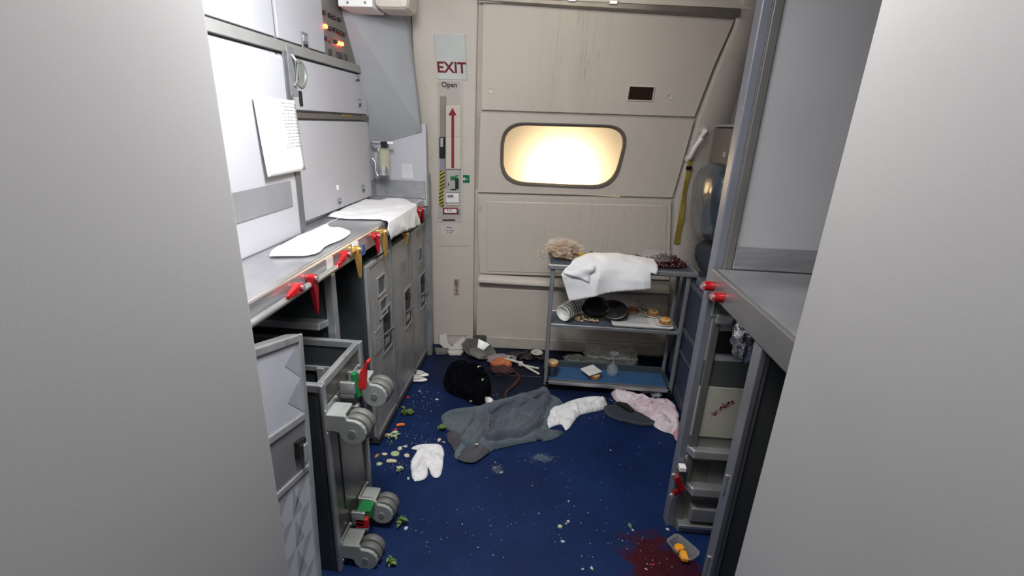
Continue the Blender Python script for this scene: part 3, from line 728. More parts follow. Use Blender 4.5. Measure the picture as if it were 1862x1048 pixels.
# latches hung on the worktop lip
def latch(label, px, py, m, ang=0.0, L=.12, w2=.017, shaft=.0, name='cart_latch', x=XF + .012, m2=None, shaftm=None):
    p = onx(px, py, x + .02); t = thing(name, label, 'latch', (x, p.y, p.z), 'quarter turn latches under the worktop lip')
    MB().lathe([(.014, 0), (.014, .028), (.012, .032), (0, .032)], (x - .002, p.y, p.z), axis='x', n=18).build('hub', m, t, smooth=True)
    MB().lathe([(.009, 0), (.009, .004), (0, .005)], (x + .0305, p.y, p.z), axis='x', n=14).build('bolt', ALU, t, smooth=True)
    T = Matrix.Translation(p) @ Matrix.Rotation(ang, 4, 'X')
    def ring(z, hw, xx0, xx1): return [T @ Vector((q, s * hw, z)) for q, s in ((xx0, -1), (xx1, -1), (xx1, 1), (xx0, 1))]
    mb = MB(); R3 = []
    for z, hw, a0, a1 in ((.008, w2 * .8, -.016, .004), (-.01, w2, -.018, .006), (-L * .4, w2 * .72, -.012, .008), (-L * .9, w2 * .42, -.006, .006), (-L, w2 * .28, -.004, .004)):
        R3.append([mb.v(q) for q in ring(z, hw, a0, a1)])
    mb.face(R3[0]); mb.face(R3[-1][::-1])
    for i in range(len(R3) - 1):
        for k in range(4): mb.face([R3[i][k], R3[i][(k + 1) % 4], R3[i + 1][(k + 1) % 4], R3[i + 1][k]])
    mb.build('lever', m2 or m, t, bevel=.003)
    if shaft:
        MB().tube([(x + .014, p.y - shaft, p.z + .002), (x + .014, p.y, p.z + .002)], .008, 12).build('shaft', shaftm or m, t, smooth=True)
    return t
latch('gold latch hanging below the worktop, above the empty bay', 652, 456, GOLD, 0, .125, .018, .06)
latch('gold latch hanging at the first cart, beside the red one', 700, 424, GOLD, 0, .13, .019, .07)
latch('short red latch beside the gold latch at the first cart', 687, 431, RED, 0, .085, .014, .05)
latch('long dark red latch hanging at the left over the open cart', 571, 508, RED, 0, .13, .018, 0, m2=REDD)
latch('red latch lying sideways under the worktop lip', 632, 464, RED, -1.35, .085, .016, 0)
latch('red latch at the far left edge of the photo', 546, 525, RED, -1.5, .08, .017, .0)
latch('farthest red latch at the worktop end', 769, 383, RED, 0, .085, .014, .04, m2=REDD)
latch('red latch second from the worktop end', 762, 386, RED, 0, .07, .013, .03)
latch('small gold latch between the middle and farthest carts', 739, 428, GOLD, 0, .06, .010)
p, q = onx(531, 505, XF + .02), onx(590, 476, XF + .02)
t = thing('retainer_bar', 'silver retaining bar along the worktop lip', 'bar', (XF + .02, 1.5, 1.1))
MB().tube([(XF + .022, 1.05, 1.085), (XF + .022, 1.66, 1.085)], .011, 12).build('bar', ALU, t, smooth=True)
MB().ball((XF + .022, 1.675, 1.085), .014).build('red_tip', RED, t, smooth=True)
p = onx(662, 445, XF + .012)
tag(MB().box(XF + .012, XF + .014, 1.93, 1.985, 1.055, 1.095).build('lip_label', mat('blue_label', (.02, .08, .25), .5)), 'small blue label under the worktop lip', 'label')

# cup dispenser in the alcove
yb = 2.93
p0, p1 = ony(697, 268, yb), ony(696, 306, yb)
t = thing('coffee_dispenser', 'milky bottle dispenser hanging from a chrome arm in the alcove', 'dispenser', (p0.x, yb, 1.30))
MB().lathe([(.0, 1.425 - 1.41), (.02, .012), (.034, -.0), (.036, -.05), (.034, -.095), (.0, -.10)][::-1], (p0.x + .003, yb, 1.44), n=20).build('bottle', mat('milky_plastic', (.34, .33, .25), .3, 0, .1, 9, coat=.4), t, smooth=True)
MB().lathe([(.034, 0), (.036, .02), (.036, .05), (.0, .05)], (p0.x - .002, yb, 1.295), n=20).build('base_cup', STEEL, t, smooth=True)
MB().tube([(xq, yb - .0, 1.487), (p0.x + .01, yb, 1.487)], .012, 12).build('arm', STEEL, t, smooth=True)
MB().box(p0.x - .01, p0.x + .03, yb - .02, yb + .02, 1.455, 1.492).build('head', BLACK, t, bevel=.004)
MB().box(p0.x, p0.x + .065, yb - .012, yb + .012, 1.478, 1.492).build('lever', WHITEP, t, bevel=.003)
MB().tube([(p0.x - .022, yb - .02, 1.455), (p0.x - .022, yb - .02, 1.435)], .006, 8).build('spout', STEEL, t, smooth=True)
MB().tube([(xq + .002, yb, 1.39), (xq + .02, yb, 1.37), (xq + .02, yb, 1.31), (xq + .035, yb, 1.285), (p0.x - .03, yb, 1.30)], .006, 10).build('bracket', STEEL, t, smooth=True)
# placard on end wall
T = Matrix(((1, 0, 0, 0), (0, 0, -1, 3.059), (0, 1, 0, 0), (0, 0, 0, 1)))
pc = ony(741, 314, 3.058)
t = thing('notice_placard', 'small white notice on the end wall of the alcove', 'sign', pc)
MB().box(pc.x - .035, pc.x + .035, 3.056, 3.06, pc.z - .045, pc.z + .045).build('card', mat('notice_grey', (.52, .52, .54), .6), t)
mb = MB().box(pc.x - .018, pc.x + .018, 3.0553, 3.056, pc.z + .028, pc.z + .034)
for k in range(7): mb.box(pc.x - .027, pc.x + .026 - .007 * (k % 3), 3.0553, 3.056, pc.z + .017 - .009 * k, pc.z + .020 - .009 * k)
mb.build('faint_print', mat('faint_ink', (.45, .45, .46), .7), t)
# top corner fixture
t = thing('corner_box', 'pale corner box with two screws at the top of the slope', 'housing', (-.9, 2.62, 2.2))
p0, p1 = ony(626, 0, 2.55), ony(676, 17, 2.55)
zc = ony(640, 15, 2.52).z; xc0, xc1, xc2 = ony(614, 10, 2.52).x, ony(677, 15, 2.52).x, ony(742, 18, 2.53).x
MB().box(xc0, xc1, 2.52, 2.70, zc, 2.30).build('white_plate', WHITEP, t, bevel=.006)
MB().box(xc1, xc2, 2.53, 2.72, zc, 2.30).build('rounded_cover', CREAM, t, bevel=.03)
for px in (632, 664):
    p = ony(px, 8, 2.52); MB().lathe([(.006, 0), (.006, -.003), (0, -.003)], (p.x, 2.52, p.z), axis='y', n=10).build('screw', TRIMG, t)

# ---- exit lettering, handle recess etc on the frame strip
def Sthing(name, label, cat, px, py, off=-.01):
    T = frameS(px, py, off); t = thing(name, label, cat, T.translation); return t, T
PXM = 3.05 / 865 * 1.06
t, T = Sthing('exit_sign', 'square pale EXIT sign above the door handle recess', 'sign', 820, 107)
MB(T).box(-.090, .090, -.125, .125, 0, .008).build('plate', mat('sign_face', (.44, .46, .44), .35), t, bevel=.006)
textobj('lettering', 'EXIT', .085, T @ Matrix.Translation((0, -.058, .0085)), REDT, t, bold=.0022)
t, T = Sthing('handle_recess', 'recessed door handle housing with a red arrow and Open lettering', 'door handle', 822, 280)
def uv(px, py, T=T):
    p = onS(px, py, -.01); q = T.inverted() @ p; return q.x, q.y
def rbox(mb, px0, py0, px1, py1, z0, z1, off=-.01):
    # box on the curved wall: four stacked segments so it follows the curve
    n = max(1, int(abs(py1 - py0) / 40)); 
    for i in range(n):
        ya, yb_ = py0 + (py1 - py0) * i / n, py0 + (py1 - py0) * (i + 1) / n
        P = []
        for pz in (z0, z1):
            for (px, py) in ((px0, yb_), (px1, yb_), (px1, ya), (px0, ya)):
                p = onS(px, py, off); P.append((p.x, p.y - pz, p.z))
        mb.hexa(P)
    return mb
RECM = mat('recess_cream', (.40, .375, .34), .5)
m_ = MB(); rbox(m_, 797, 150, 839, 404, .001, .002); m_.build('recess_floor', RECM, t)
m_ = MB(); rbox(m_, 795, 149, 841, 152, .0, .006); rbox(m_, 839, 149, 842, 404, 0, .006); rbox(m_, 795, 402, 842, 405, 0, .006); rbox(m_, 794, 149, 797, 404, 0, .006)
m_.build('recess_rim', CREAM, t)
m_ = MB(); rbox(m_, 800, 178, 812, 345, .002, .003); m_.build('slot', mat('slot_shadow', (.22, .20, .18), .6), t)
m_ = MB(); rbox(m_, 812, 195, 839, 310, .003, .020); m_.build('upper_cover', CREAM, t, bevel=.003)
m_ = MB(); rbox(m_, 822, 212, 827, 308, .0205, .022)
A = [onS(816.5, 213, -.01), onS(831.5, 213, -.01), onS(824, 199, -.01)]
m_.prism([(q.x, q.y - .0205, q.z) for q in A], (0, -.0015, 0)); m_.build('red_arrow', mat('arrow_red', (.22, .012, .02), .5), t)
m_ = MB(); rbox(m_, 800, 252, 810, 290, .003, .022); m_.build('buckle', BLACK, t, bevel=.004)
m_ = MB(); rbox(m_, 802, 254, 808, 270, .022, .030); m_.build('buckle_clip', ALU, t, bevel=.003)
m_ = MB(); rbox(m_, 801, 291, 808, 313, .003, .010); m_.build('grey_strap', mat('lilac_strap', (.22, .22, .28), .7), t)
sm = bpy.data.materials.new('hazard_stripes'); sm.use_nodes = True; nt = sm.node_tree
tc = nt.nodes.new('ShaderNodeTexCoord'); mp = nt.nodes.new('ShaderNodeMapping'); mp.inputs['Rotation'].default_value = (0, .6, 0); nt.links.new(tc.outputs['Object'], mp.inputs[0])
wv = nt.nodes.new('ShaderNodeTexWave'); wv.bands_direction = 'Z'; wv.inputs['Scale'].default_value = 16; nt.links.new(mp.outputs[0], wv.inputs[0])
rp = nt.nodes.new('ShaderNodeValToRGB'); rp.color_ramp.interpolation = 'CONSTANT'; rp.color_ramp.elements[0].color = (.03, .03, .02, 1); rp.color_ramp.elements[1].position = .5; rp.color_ramp.elements[1].color = (.45, .36, .05, 1)
nt.links.new(wv.outputs[0], rp.inputs[0]); nt.links.new(rp.outputs[0], nt.nodes['Principled BSDF'].inputs[0])
m_ = MB()
for (x, y), (x2, y2) in (((800.5, 313), (800, 345)), ((800, 345), (798.5, 362)), ((798.5, 362), (800, 378))):
    P = []
    for pz in (.004, .009):
        for q in ((x2, y2), (x2 + 8, y2), (x + 8, y), (x, y)): p = onS(*q, -.01); P.append((p.x, p.y - pz, p.z))
    m_.hexa(P)
m_.build('striped_strap', sm, t)
m_ = MB(); rbox(m_, 813, 312, 837, 352, .003, .012); m_.build('indicator_plate', mat('plate_grey', (.36, .36, .34), .45), t, bevel=.002)
m_ = MB(); rbox(m_, 820, 323, 832, 330, .012, .016); m_.build('green_flag', GREEN, t)
m_ = MB(); rbox(m_, 829, 326, 835, 345, .012, .030); m_.build('selector_lever', mat('dark_green_lever', (.015, .03, .022), .4), t, bevel=.004)
m_ = MB(); rbox(m_, 820, 346, 830, 348, .012, .015); rbox(m_, 815.5, 335, 817.5, 340, .012, .014); rbox(m_, 829, 321, 834, 322.5, .012, .015); m_.build('dark_markings', INK, t)
m_ = MB(); rbox(m_, 812, 354, 836, 371, .003, .026); m_.build('white_handle', WHITEP, t, bevel=.006)
m_ = MB(); rbox(m_, 815, 356, 826, 361, .026, .0275); m_.build('label_window', mat('label_print', (.18, .18, .16), .5), t)
m_ = MB(); rbox(m_, 813, 371, 836, 376, .003, .014); m_.build('handle_base', OFFW, t, bevel=.002)
m_ = MB(); rbox(m_, 806, 380, 834, 391, .003, .014); m_.build('red_frame', mat('frame_red', (.22, .02, .02), .4), t, bevel=.002)
m_ = MB(); rbox(m_, 809, 382, 831, 389, .014, .016); m_.build('pull_label', WHITEP, t)
m_ = MB(); rbox(m_, 833, 380, 836, 390, .003, .022); m_.build('chrome_catch', ALU, t, bevel=.002)
m_ = MB(); rbox(m_, 805, 401.5, 828, 404, .004, .0065); m_.build('black_slot', BLACK, t)
textobj('pull_text', 'Pull', .024, frameS(817, 385.5, -.027), REDT, t)
textobj('open_text', 'Open', .042, frameS(817, 157.5, -.0135), INK, t, bold=.0008)
t, T = Sthing('arrow_sign', 'small green sign with a white left arrow', 'sign', 846.5, 328)
MB(T).box(-.027, .027, -.027, .027, 0, .003).build('plate', mat('sign_green', (.005, .12, .055), .4), t, bevel=.002)
MB(T).box(-.012, .017, -.002, .002, .003, .004).prism([(-.018, 0, .003), (-.006, .012, .003), (-.003, .009, .003), (-.0125, 0, .003), (-.003, -.009, .003), (-.006, -.012, .003)], (0, 0, .001)).build('arrow', PAPER, t)
t, T = Sthing('instruction_placard', 'white card reading Exit under the handle recess', 'sign', 818, 419)
MB(T).box(-.062, .062, -.038, .030, 0, .002).build('card', mat('card_white', (.52, .50, .46), .5), t)
textobj('heading', 'Exit', .024, T @ Matrix.Translation((0, .012, .0025)), INK, t)
textobj('lines', 'Pull handle\nto open', .014, T @ Matrix.Translation((0, -.018, .0025)), INK, t)
t, T = Sthing('floor_exit_light', 'small vertical EXIT light low on the door frame', 'sign', 830.5, 523)
MB(T).box(-.020, .020, -.062, .062, 0, .010).build('housing', mat('light_housing', (.38, .33, .26), .4), t, bevel=.004)
for k, ch in enumerate('EXIT'):
    textobj('letter', ch, .038, T @ Matrix.Translation((0, .040 - .027 * k, .0105)), mat('brown_print', (.12, .045, .015), .5), t, bold=.001)
# seam and access panel on the strip
for nm, q_ in (('trim_14', (796, 449.5, 853, 450.2)), ('trim_15', (798, 612, 850, 613))):
    m_ = MB(); rbox(m_, *q_, 0, .0015); struct(nm, m_, mat('seam_line', (.20, .18, .16), .7))

# ================================================================ RIGHT OF DOOR
t = thing('assist_handle', 'white curved assist handle to the right of the window', 'handle', onS(1268, 270, -.06))
a, b = onS(1279, 240, -.05), onS(1252, 292, -.05)
MB().tube([a + Vector((0, .02, 0)), a + Vector((0, -.03, -.005)), a.lerp(b, .25) + Vector((-.008, -.055, 0)), a.lerp(b, .6) + Vector((-.012, -.05, 0)), b + Vector((0, -.03, .01)), b + Vector((0, .02, 0))], [.012, .014, .015, .015, .014, .012], 14).build('grip', WHITEP, t, smooth=True)
MB().lathe([(.026, 0), (.022, -.012), (0, -.012)], a + Vector((0, .012, 0)), axis='y', n=16).build('upper_mount', CREAM2, t, smooth=True)
MB().lathe([(.024, 0), (.02, -.012), (0, -.012)], b + Vector((0, .012, 0)), axis='y', n=16).build('lower_mount', CREAM2, t, smooth=True)
t = thing('yellow_strap', 'yellow webbing strap hanging from the white assist handle', 'strap', onS(1240, 380, -.04))
mb = MB(); rows = []
for i in range(13):
    f = i / 12; px = 1254 - 24 * f; py = 294 + 152 * f; wd = 5 + 6 * f
    q = [onS(px - wd / 2, py, -.06), onS(px + wd / 2, py, -.06)]; rows.append([mb.v(q[0]), mb.v(q[1] + Vector((0, -.01 * math.sin(i), 0)))])
for i in range(12): mb.face([rows[i][0], rows[i][1], rows[i + 1][1], rows[i + 1][0]])
mb.build('webbing', YEL, t, solid=.003)
MB(frameS(1252, 308, -.07)).box(-.018, .018, -.012, .012, 0, .012).build('buckle', BLACK, t, bevel=.003)

# jump seat assembly on the right partition
XP = 1.066
t = thing('jump_seat', 'folded navy attendant seat on the right partition', 'seat', (.85, 2.4, .1))
MB().box(.890, XP - .002, 1.80, 2.93, .10, .80).build('seat_panel', NAVY, t, bevel=.015)
MB().box(.884, XP - .002, 1.80, 2.65, .80, .845).build('top_edge', mat('seat_trim', (.10, .115, .14), .4, .2), t, bevel=.006)
for (p0, p1) in (((1257, 513), (1292, 562)), ((1243, 598), (1262, 632)), ((1236, 636), (1256, 672))):
    a, b = onx(*p0, .890), onx(*p1, .890); z = (a.z + b.z) / 2
    MB().box(.878, .892, 1.8, a.y, z - .014 if p0[0] != 1236 else z - .003, z + .014 if p0[0] != 1236 else z + .003).build('rail', mat('seat_rail', (.09, .10, .13), .4, .2), t, bevel=.004)
MB().box(.884, XP - .01, 1.80, 2.80, .03, .10).build('lower_rail', mat('seat_rail_dark', (.05, .05, .07), .5), t, bevel=.004)
t = thing('headrest_box', 'dark grey box on the partition above the blue bag', 'box', (.86, 2.4, 1.5))
XX = .90
a, b = onx(1298, 236, XX), onx(1283, 297, XX)
MB().box(XX, XP - .002, 1.85, a.y, b.z, a.z).build('body', mat('dark_taupe', (.075, .068, .062), .5), t, bevel=.006)
MB().box(XX - .01, XP - .002, 1.85, a.y + .02, b.z - .03, b.z - .005).build('shelf_edge', TRIMG, t, bevel=.004)
p = onx(1317, 284, XX)
MB().box(XX - .003, XX + .001, p.y - .014, p.y + .014, p.z - .012, p.z + .012).build('switch_plate', mat('switch_grey', (.25, .26, .28), .4), t)
MB().ringbox(XX + .007, XP - .002, 1.86, a.y + .01, b.z - .005, a.z + .02, .015).build('frame', TRIMG, t, bevel=.003)
# bag hanging
t = thing('blue_bag', 'shiny blue plastic wrapped bag hanging on the right partition', 'bag', (.8, 2.45, 1.1))
mb = MB(); mb.ball((.90, 2.62, 1.27), 1.0, 5, (.09, .24, .20), 0)
for v in mb.bm.verts:
    d = v.co - Vector((.90, 2.62, 1.27)); 
    for i, r_ in enumerate((.09, .24, .20)): 
        d[i] = math.copysign(abs(d[i] / r_) ** .75 * r_, d[i])
    wob = 1 + .10 * noise.noise(v.co * 9) + .06 * noise.noise(Vector((v.co.x * 8, v.co.y * 40, v.co.z * 6)))
    v.co = Vector((.90, 2.62, 1.27)) + Vector((d.x * wob, d.y, d.z)); v.co.x = min(v.co.x, 1.06)
    v.co.x -= .03 * max(0, (v.co.z - 1.2))
mb.build('wrapping', SHEET, t, smooth=True)
t = thing('navy_coat', 'dark navy fabric bundled under the blue bag', 'clothing', (.82, 2.4, .9))
mb = MB(); mb.ball((.95, 2.62, .955), 1.0, 5, (.07, .24, .105), 0)
for v in mb.bm.verts: v.co.x += .022 * fold(v.co.y, v.co.z, .3, 14, 5, 2.0); v.co.x = min(v.co.x, 1.06)
mb.build('fabric', NAVYD, t, smooth=True)

# ================================================================ RIGHT GALLEY
YG = 1.668
struct('wall_right_galley', MB().box(.62, 1.5, YG, YG + .03, 0, 2.32), mat('galley_end_grey', (.34, .34, .36), .5, 0, .04, 4))
struct('trim_12', MB().box(.607, .638, YG - .004, YG + .05, 0, 2.32), mat('post_bluegrey', (.16, .17, .205), .4, .2), bevel=.004)
struct('trim_13', MB().box(.640, .668, YG - .012, YG + .01, 0, 2.32), mat('post_grey', (.13, .13, .125), .45, .3), bevel=.003)
struct('wall_right_bay', MB().box(1.40, 1.43, .7, YG, 0, 1.12), CARTD)
def gp(mb, px0, py0, px1, py1, d0, d1):
    a, b = ony(px0, py0, YG), ony(px1, py1, YG); mb.box(a.x, b.x, YG - d1, YG - d0, min(a.z, b.z), max(a.z, b.z)); return mb
B = thing('bay_lining', 'steel lined inner side of the open right cart bay with guide rails', 'panel', (.9, YG - .01, 0))
XQ = 1.37
def yz(px, py): p = ony(px, py, YG); return p.x, p.z
X_POST = .668; X_CR = ony(1270, 702, YG).x
def bp(name, px, py0, py1, m, d0=0.0, d1=.004, x1=XQ, **k):
    x, za = yz(px, py0); _, zb = yz(px, py1)
    if name == 'steel_back': x, zb = .645, .0
    if name in ('dark_band', 'cream_sheet', 'pale_band'): x = X_CR
    return MB().box(x, x1, YG - d1, YG - d0, zb, za).build(name, m, B, **k)
bp('steel_back', 1300, 500, 955, mat('bay_steel', (.20, .20, .185), .38, .5, .15, 5, dirt=.3), 0, .002)
bp('pale_band', 1290, 562, 656, mat('bay_pale', (.32, .33, .33), .4, .2, .08), .002, .005)
bp('dark_band', 1275, 658, 700, mat('bay_dark', (.075, .08, .08), .45, .3, .15), .002, .005)
cp = bp('cream_sheet', 1262, 702, 792, mat('cream_steel', (.47, .47, .39), .35, .25, .1, 3), .002, .006)
bp('vent_grille', 1293, 602, 642, BLACK, .005, .009, x1=.83)
bp('shadow_plate', 1246, 838, 872, mat('plate_olive', (.12, .12, .105), .45, .3, .1), .002, .004, x1=.74)
bp('label_strip', 1246, 827, 833, OFFW, .004, .006, x1=.72)
x, z = yz(1298, 580); MB().box(x, x + .06, YG - .03, YG, z - .015, z + .022).build('bracket', ALU, B, bevel=.004)
x, z = yz(1290, 552); MB().ringbox(x + .01, x + .05, YG - .012, YG, z - .05, z + .02, .007, 'y').build('hook_plate', ALU, B, bevel=.002)
def rail(px, py, h, d, name):
    x, z = yz(px, py); MB().hexa([(x + .02, YG - d, z - h), (XQ, YG - d, z - h), (XQ, YG, z - h), (x, YG, z - h), (x + .02, YG - d * .8, z + h), (XQ, YG - d * .8, z + h), (XQ, YG, z + h), (x, YG, z + h)]).build(name, ALU, B, bevel=.006)
rail(1246, 816, .017, .045, 'upper_rail'); rail(1242, 880, .017, .055, 'lower_rail')
x, z = yz(1250, 925); MB().box(x, x + .12, YG - .04, YG, z - .03, z + .035).build('stop_block', ALU_D, B, bevel=.003)
MB().box(x - .04, XQ, YG - .03, YG, .0, .035).build('sill', ALU_D, B, bevel=.004)
MB().box(x - .04, XQ, YG - .045, YG, .035, .05).build('sill_lip', ALU, B, bevel=.003)
# stain smear on the cream sheet
mb = MB(); rnd = random.Random(3)
for i in range(46):
    f = rnd.random(); px = 1291 + 42 * f + rnd.uniform(-4, 4); py = 757 - 26 * f + rnd.uniform(-7, 7) * (1.1 - f)
    p = ony(px, py, YG - .0065); r_ = rnd.uniform(.002, .007)
    mb.face([mb.v((p.x + r_ * 1.6 * math.cos(a) * (.6 + .4 * math.sin(3 * a + i)), p.y, p.z + r_ * math.sin(a))) for a in [k * math.pi / 4 for k in range(8)]])
mb.build('red_smear', mat('dried_wine', (.30, .15, .12), .5), B)
# counter
CT = thing('right_counter', 'steel counter edge of the right galley', 'worktop', (.9, 1.2, 1.13))
MB().box(.602, 1.395, .70, YG - .015, 1.145, 1.168).build('top_sheet', STEEL, CT, bevel=.005)
MB().box(.595, .612, .70, YG - .018, 1.085, 1.172).build('front_lip', mat('lip_steel', (.25, .25, .26), .35, .7), CT, bevel=.004)
MB().box(.672, 1.39, YG - .006, YG - .001, 1.168, 1.25).build('splash_plate', STEEL, CT, bevel=.002)
def rlatch(label, py_, ang, z=1.105, m=RED, L=.075, y=None):
    x = .594; t = thing('counter_latch', label, 'latch', (x, y, z), 'red latches of the right galley')
    MB().lathe([(.017, 0), (.017, -.03), (0, -.032)], (x, y, z), axis='x', n=18).build('hub', m, t, smooth=True)
    MB().lathe([(.010, 0), (.010, -.005), (0, -.006)], (x - .03, y, z), axis='x', n=14).build('bolt', ALU, t, smooth=True)
    T = Matrix.Translation((x, y, z)) @ Matrix.Rotation(ang, 4, 'X'); mb = MB(); R3 = []
    for zz, hw, a0, a1 in ((.012, .013, -.026, -.006), (-.012, .016, -.028, -.006), (-L * .5, .013, -.024, -.008), (-L, .008, -.020, -.010)):
        R3.append([mb.v(T @ Vector((q, s * hw, zz))) for q, s in ((a0, -1), (a1, -1), (a1, 1), (a0, 1))])
    mb.face(R3[0]); mb.face(R3[-1][::-1])
    for i in range(3):
        for k in range(4): mb.face([R3[i][k], R3[i][(k + 1) % 4], R3[i + 1][(k + 1) % 4], R3[i + 1][k]])
    mb.build('lever', m, t, bevel=.003)
rlatch('red latch at the far end of the right counter edge', 0, 1.2, y=1.60, z=1.12)
rlatch('nearer red latch under the right counter edge', 0, 1.25, y=1.50, z=1.115)
# bottom latch with white tag
a, b, c = ony(1226, 862, YG - .02), ony(1240, 885, YG - .02), ony(1222, 898, YG - .02)
t = thing('bay_latch', 'red folded latch low on the right bay post', 'latch', b)
def strip(mb, p, q, hw, y0, y1):
    d = (q - p).normalized(); n = Vector((-d.z, 0, d.x)) * hw
    mb.prism([(p.x - n.x, y0, p.z - n.z), (q.x - n.x * .7, y0, q.z - n.z * .7), (q.x + n.x * .7, y0, q.z + n.z * .7), (p.x + n.x, y0, p.z + n.z)], (0, y1 - y0, 0)); return mb
strip(MB(), a, b + Vector((0, 0, -.005)), .013, YG - .045, YG - .022).build('upper_arm', RED, t, bevel=.004)
strip(MB(), b, c, .012, YG - .035, YG - .016).build('lower_arm', REDD, t, bevel=.004)
for q in (a, c): MB().lathe([(.011, 0), (.011, -.012), (0, -.014)], (q.x - .006, YG - .03, q.z), axis='y', n=14).build('bolt', ALU, t, smooth=True)
q = ony(1240, 853, YG - .03); MB().box(q.x - .012, q.x + .014, YG - .04, YG - .01, q.z - .010, q.z + .010).build('white_tag', WHITEP, t, bevel=.002)
MB().box(q.x - .012, q.x + .014, YG - .03, YG - .012, q.z - .10, q.z - .010).build('mount_plate', mat('mount_olive', (.10, .10, .085), .45, .3), t, bevel=.003)
# near divider of the right bay
t = thing('bay_partition', 'grey edged dark partition in the lower right corner', 'partition', (.9, 1.23, 0))
MB().box(.63, 1.39, 1.205, 1.225, 0, 1.08).build('panel', mat('dark_green_grey', (.06, .068, .068), .5, .1, .1, 5), t)
MB().box(.60, .618, 1.195, 1.245, 0, 1.08).build('outer_trim', mat('trim_light', (.22, .23, .25), .35, .5), t, bevel=.003)
MB().box(.618, .632, 1.200, 1.240, 0, 1.08).build('inner_trim', TRIMG, t, bevel=.003)
for zz in (.62, .30): MB().box(.593, .60, 1.212, 1.222, zz - .04, zz + .03).build('hinge_pin', ALU, t, bevel=.002)
# crumpled foil hanging
t = thing('foil_bag', 'crumpled clear foil bag at the right galley opening', 'bag', (.70, 1.55, .9))
mb = MB(); mb.ball((.725, 1.56, .945), 1, 4, (.045, .05, .085), .35, 3, 5); mb.build('foil', FOIL, t, smooth=True)
MB().box(.705, .76, 1.56, YG - .01, 1.00, 1.02).build('clip', ALU, t, bevel=.003)

# ================================================================ FOREGROUND CARTS (left)
XW = -.690; YA, YB_, ZC = 1.300, 1.640, .80
K = thing('tipped_cart', 'open grey cart standing on its end with casters sideways', 'cart', (-.9, 1.47, 0))
mb = MB()
mb.box(-1.60, XW - .02, YA, YA + .014, .0, ZC - .03).box(-1.60, XW - .02, YB_ - .014, YB_, .0, ZC - .03)
mb.box(-1.60, -1.59, YA + .014, YB_ - .014, 0, ZC - .03).box(-1.59, XW - .02, YA + .014, YB_ - .014, .0, .02)
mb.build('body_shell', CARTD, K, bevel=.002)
MB().box(XW - .02, XW, YA, YB_, .0, ZC - .03).build('base_plate', mat('cart_base', (.13, .125, .11), .38, .6, .25, 4, rvar=.15, dirt=.6), K, bevel=.003)
MB().ringbox(-1.60, XW + .004, YA - .004, YB_ + .004, ZC - .03, ZC, .022, 'z').build('rim', ALU_D, K, bevel=.004)
MB().box(XW - .002, XW + .012, YA - .006, YA + .022, .0, ZC).build('near_edge_rail', ALU_D, K, bevel=.004)
MB().box(XW - .002, XW + .012, YB_ - .022, YB_ + .006, .0, ZC).build('far_edge_rail', ALU_D, K, bevel=.004)
MB().box(XW - .10, XW - .075, YA - .014, YA, .0, ZC - .04).build('side_rib', mat('rib_grey', (.12, .13, .13), .4, .5), K, bevel=.004)
# inner liner with corrugations
mb = MB()
for i in range(5): mb.box(-1.5 + i * .16, -1.47 + i * .16, YB_ - .03, YB_ - .015, .05, ZC - .12)
mb.box(-1.58, XW - .03, YB_ - .022, YB_ - .015, ZC - .14, ZC - .115)
mb.build('runner_ribs', CARTM, K, bevel=.003)
# centre recess hardware of the base
MB().box(XW, XW + .004, 1.40, 1.54, .20, .70).build('base_channel', mat('channel_grey', (.15, .15, .14), .4, .6), K, bevel=.002)
HOUS = mat('caster_housing', (.26, .28, .27), .4, 0, .08, 9, dirt=.3)
TYRE = mat('grey_tyre', (.115, .115, .11), .55, 0, .15, 12)
casterN = [0]
def caster(y, z, dirn=-1):
    T = Matrix.Translation((XW + .004, y, z))
    h = thing_part = MB(T)
    prof = []
    R = .047; cx, cz = .093, -.030
    # cover outline: neck then disc
    a0, a1 = math.radians(112), math.radians(-232)
    top = [(.0, .036), (.04, .040)]
    for i in range(19):
        a = math.radians(105) - math.radians(285) * i / 18; prof.append((cx + R * math.cos(a), cz + R * math.sin(a)))
    prof = [(.0, .034), (.055, .034)] + [p for p in prof] 
    prof = [(.0, .034), (.072, .034), (.078, .018)] + [(cx + R * math.cos(math.radians(a)), cz + R * math.sin(math.radians(a))) for a in (95, 75, 50, 25, 0, -25, -50, -75, -100, -125, -150, -175)] + [(.035, -.030), (.0, -.030)]
    P = [(q[0], -.052, q[1]) for q in prof]
    c = MB(T); c.prism(P, (0, .014, 0)).build('caster_cover', HOUS, K, bevel=.003)
    nk = MB(T).prism([(.0, -.050, -.030), (.0, -.050, .034), (.070, -.050, .034), (.050, -.050, -.020)], (0, .085, 0)).build('caster_neck', HOUS, K, bevel=.010)
    for dy in (-.036, -.002):
        w = MB(T).lathe([(.030, 0), (.046, .003), (.051, .010), (.051, .022), (.046, .030), (.030, .033)], (cx + .004, dy, cz + .002), axis='y', n=32).build('caster_wheel', TYRE, nk, smooth=True)
    MB(T).lathe([(.012, 0), (.012, -.003), (0, -.003)], (cx, -.052, cz), axis='y', n=16).build('axle_cap', ALU_D, nk, smooth=True)
    MB(T).box(-.002, .004, -.055, .045, -.045, .050).build('mount_plate', ALU_D, nk, bevel=.002)
    for q in ((-.05, .045), (.038, .045), (-.05, -.04), (.038, -.04)): MB(T).lathe([(.006, 0), (.006, .006), (0, .007)], (.004, q[0], q[1]), axis='x', n=8).build('bolt', ALU, nk)
caster(1.352, .655); caster(1.565, .665); caster(1.562, .105); caster(1.375, .070)
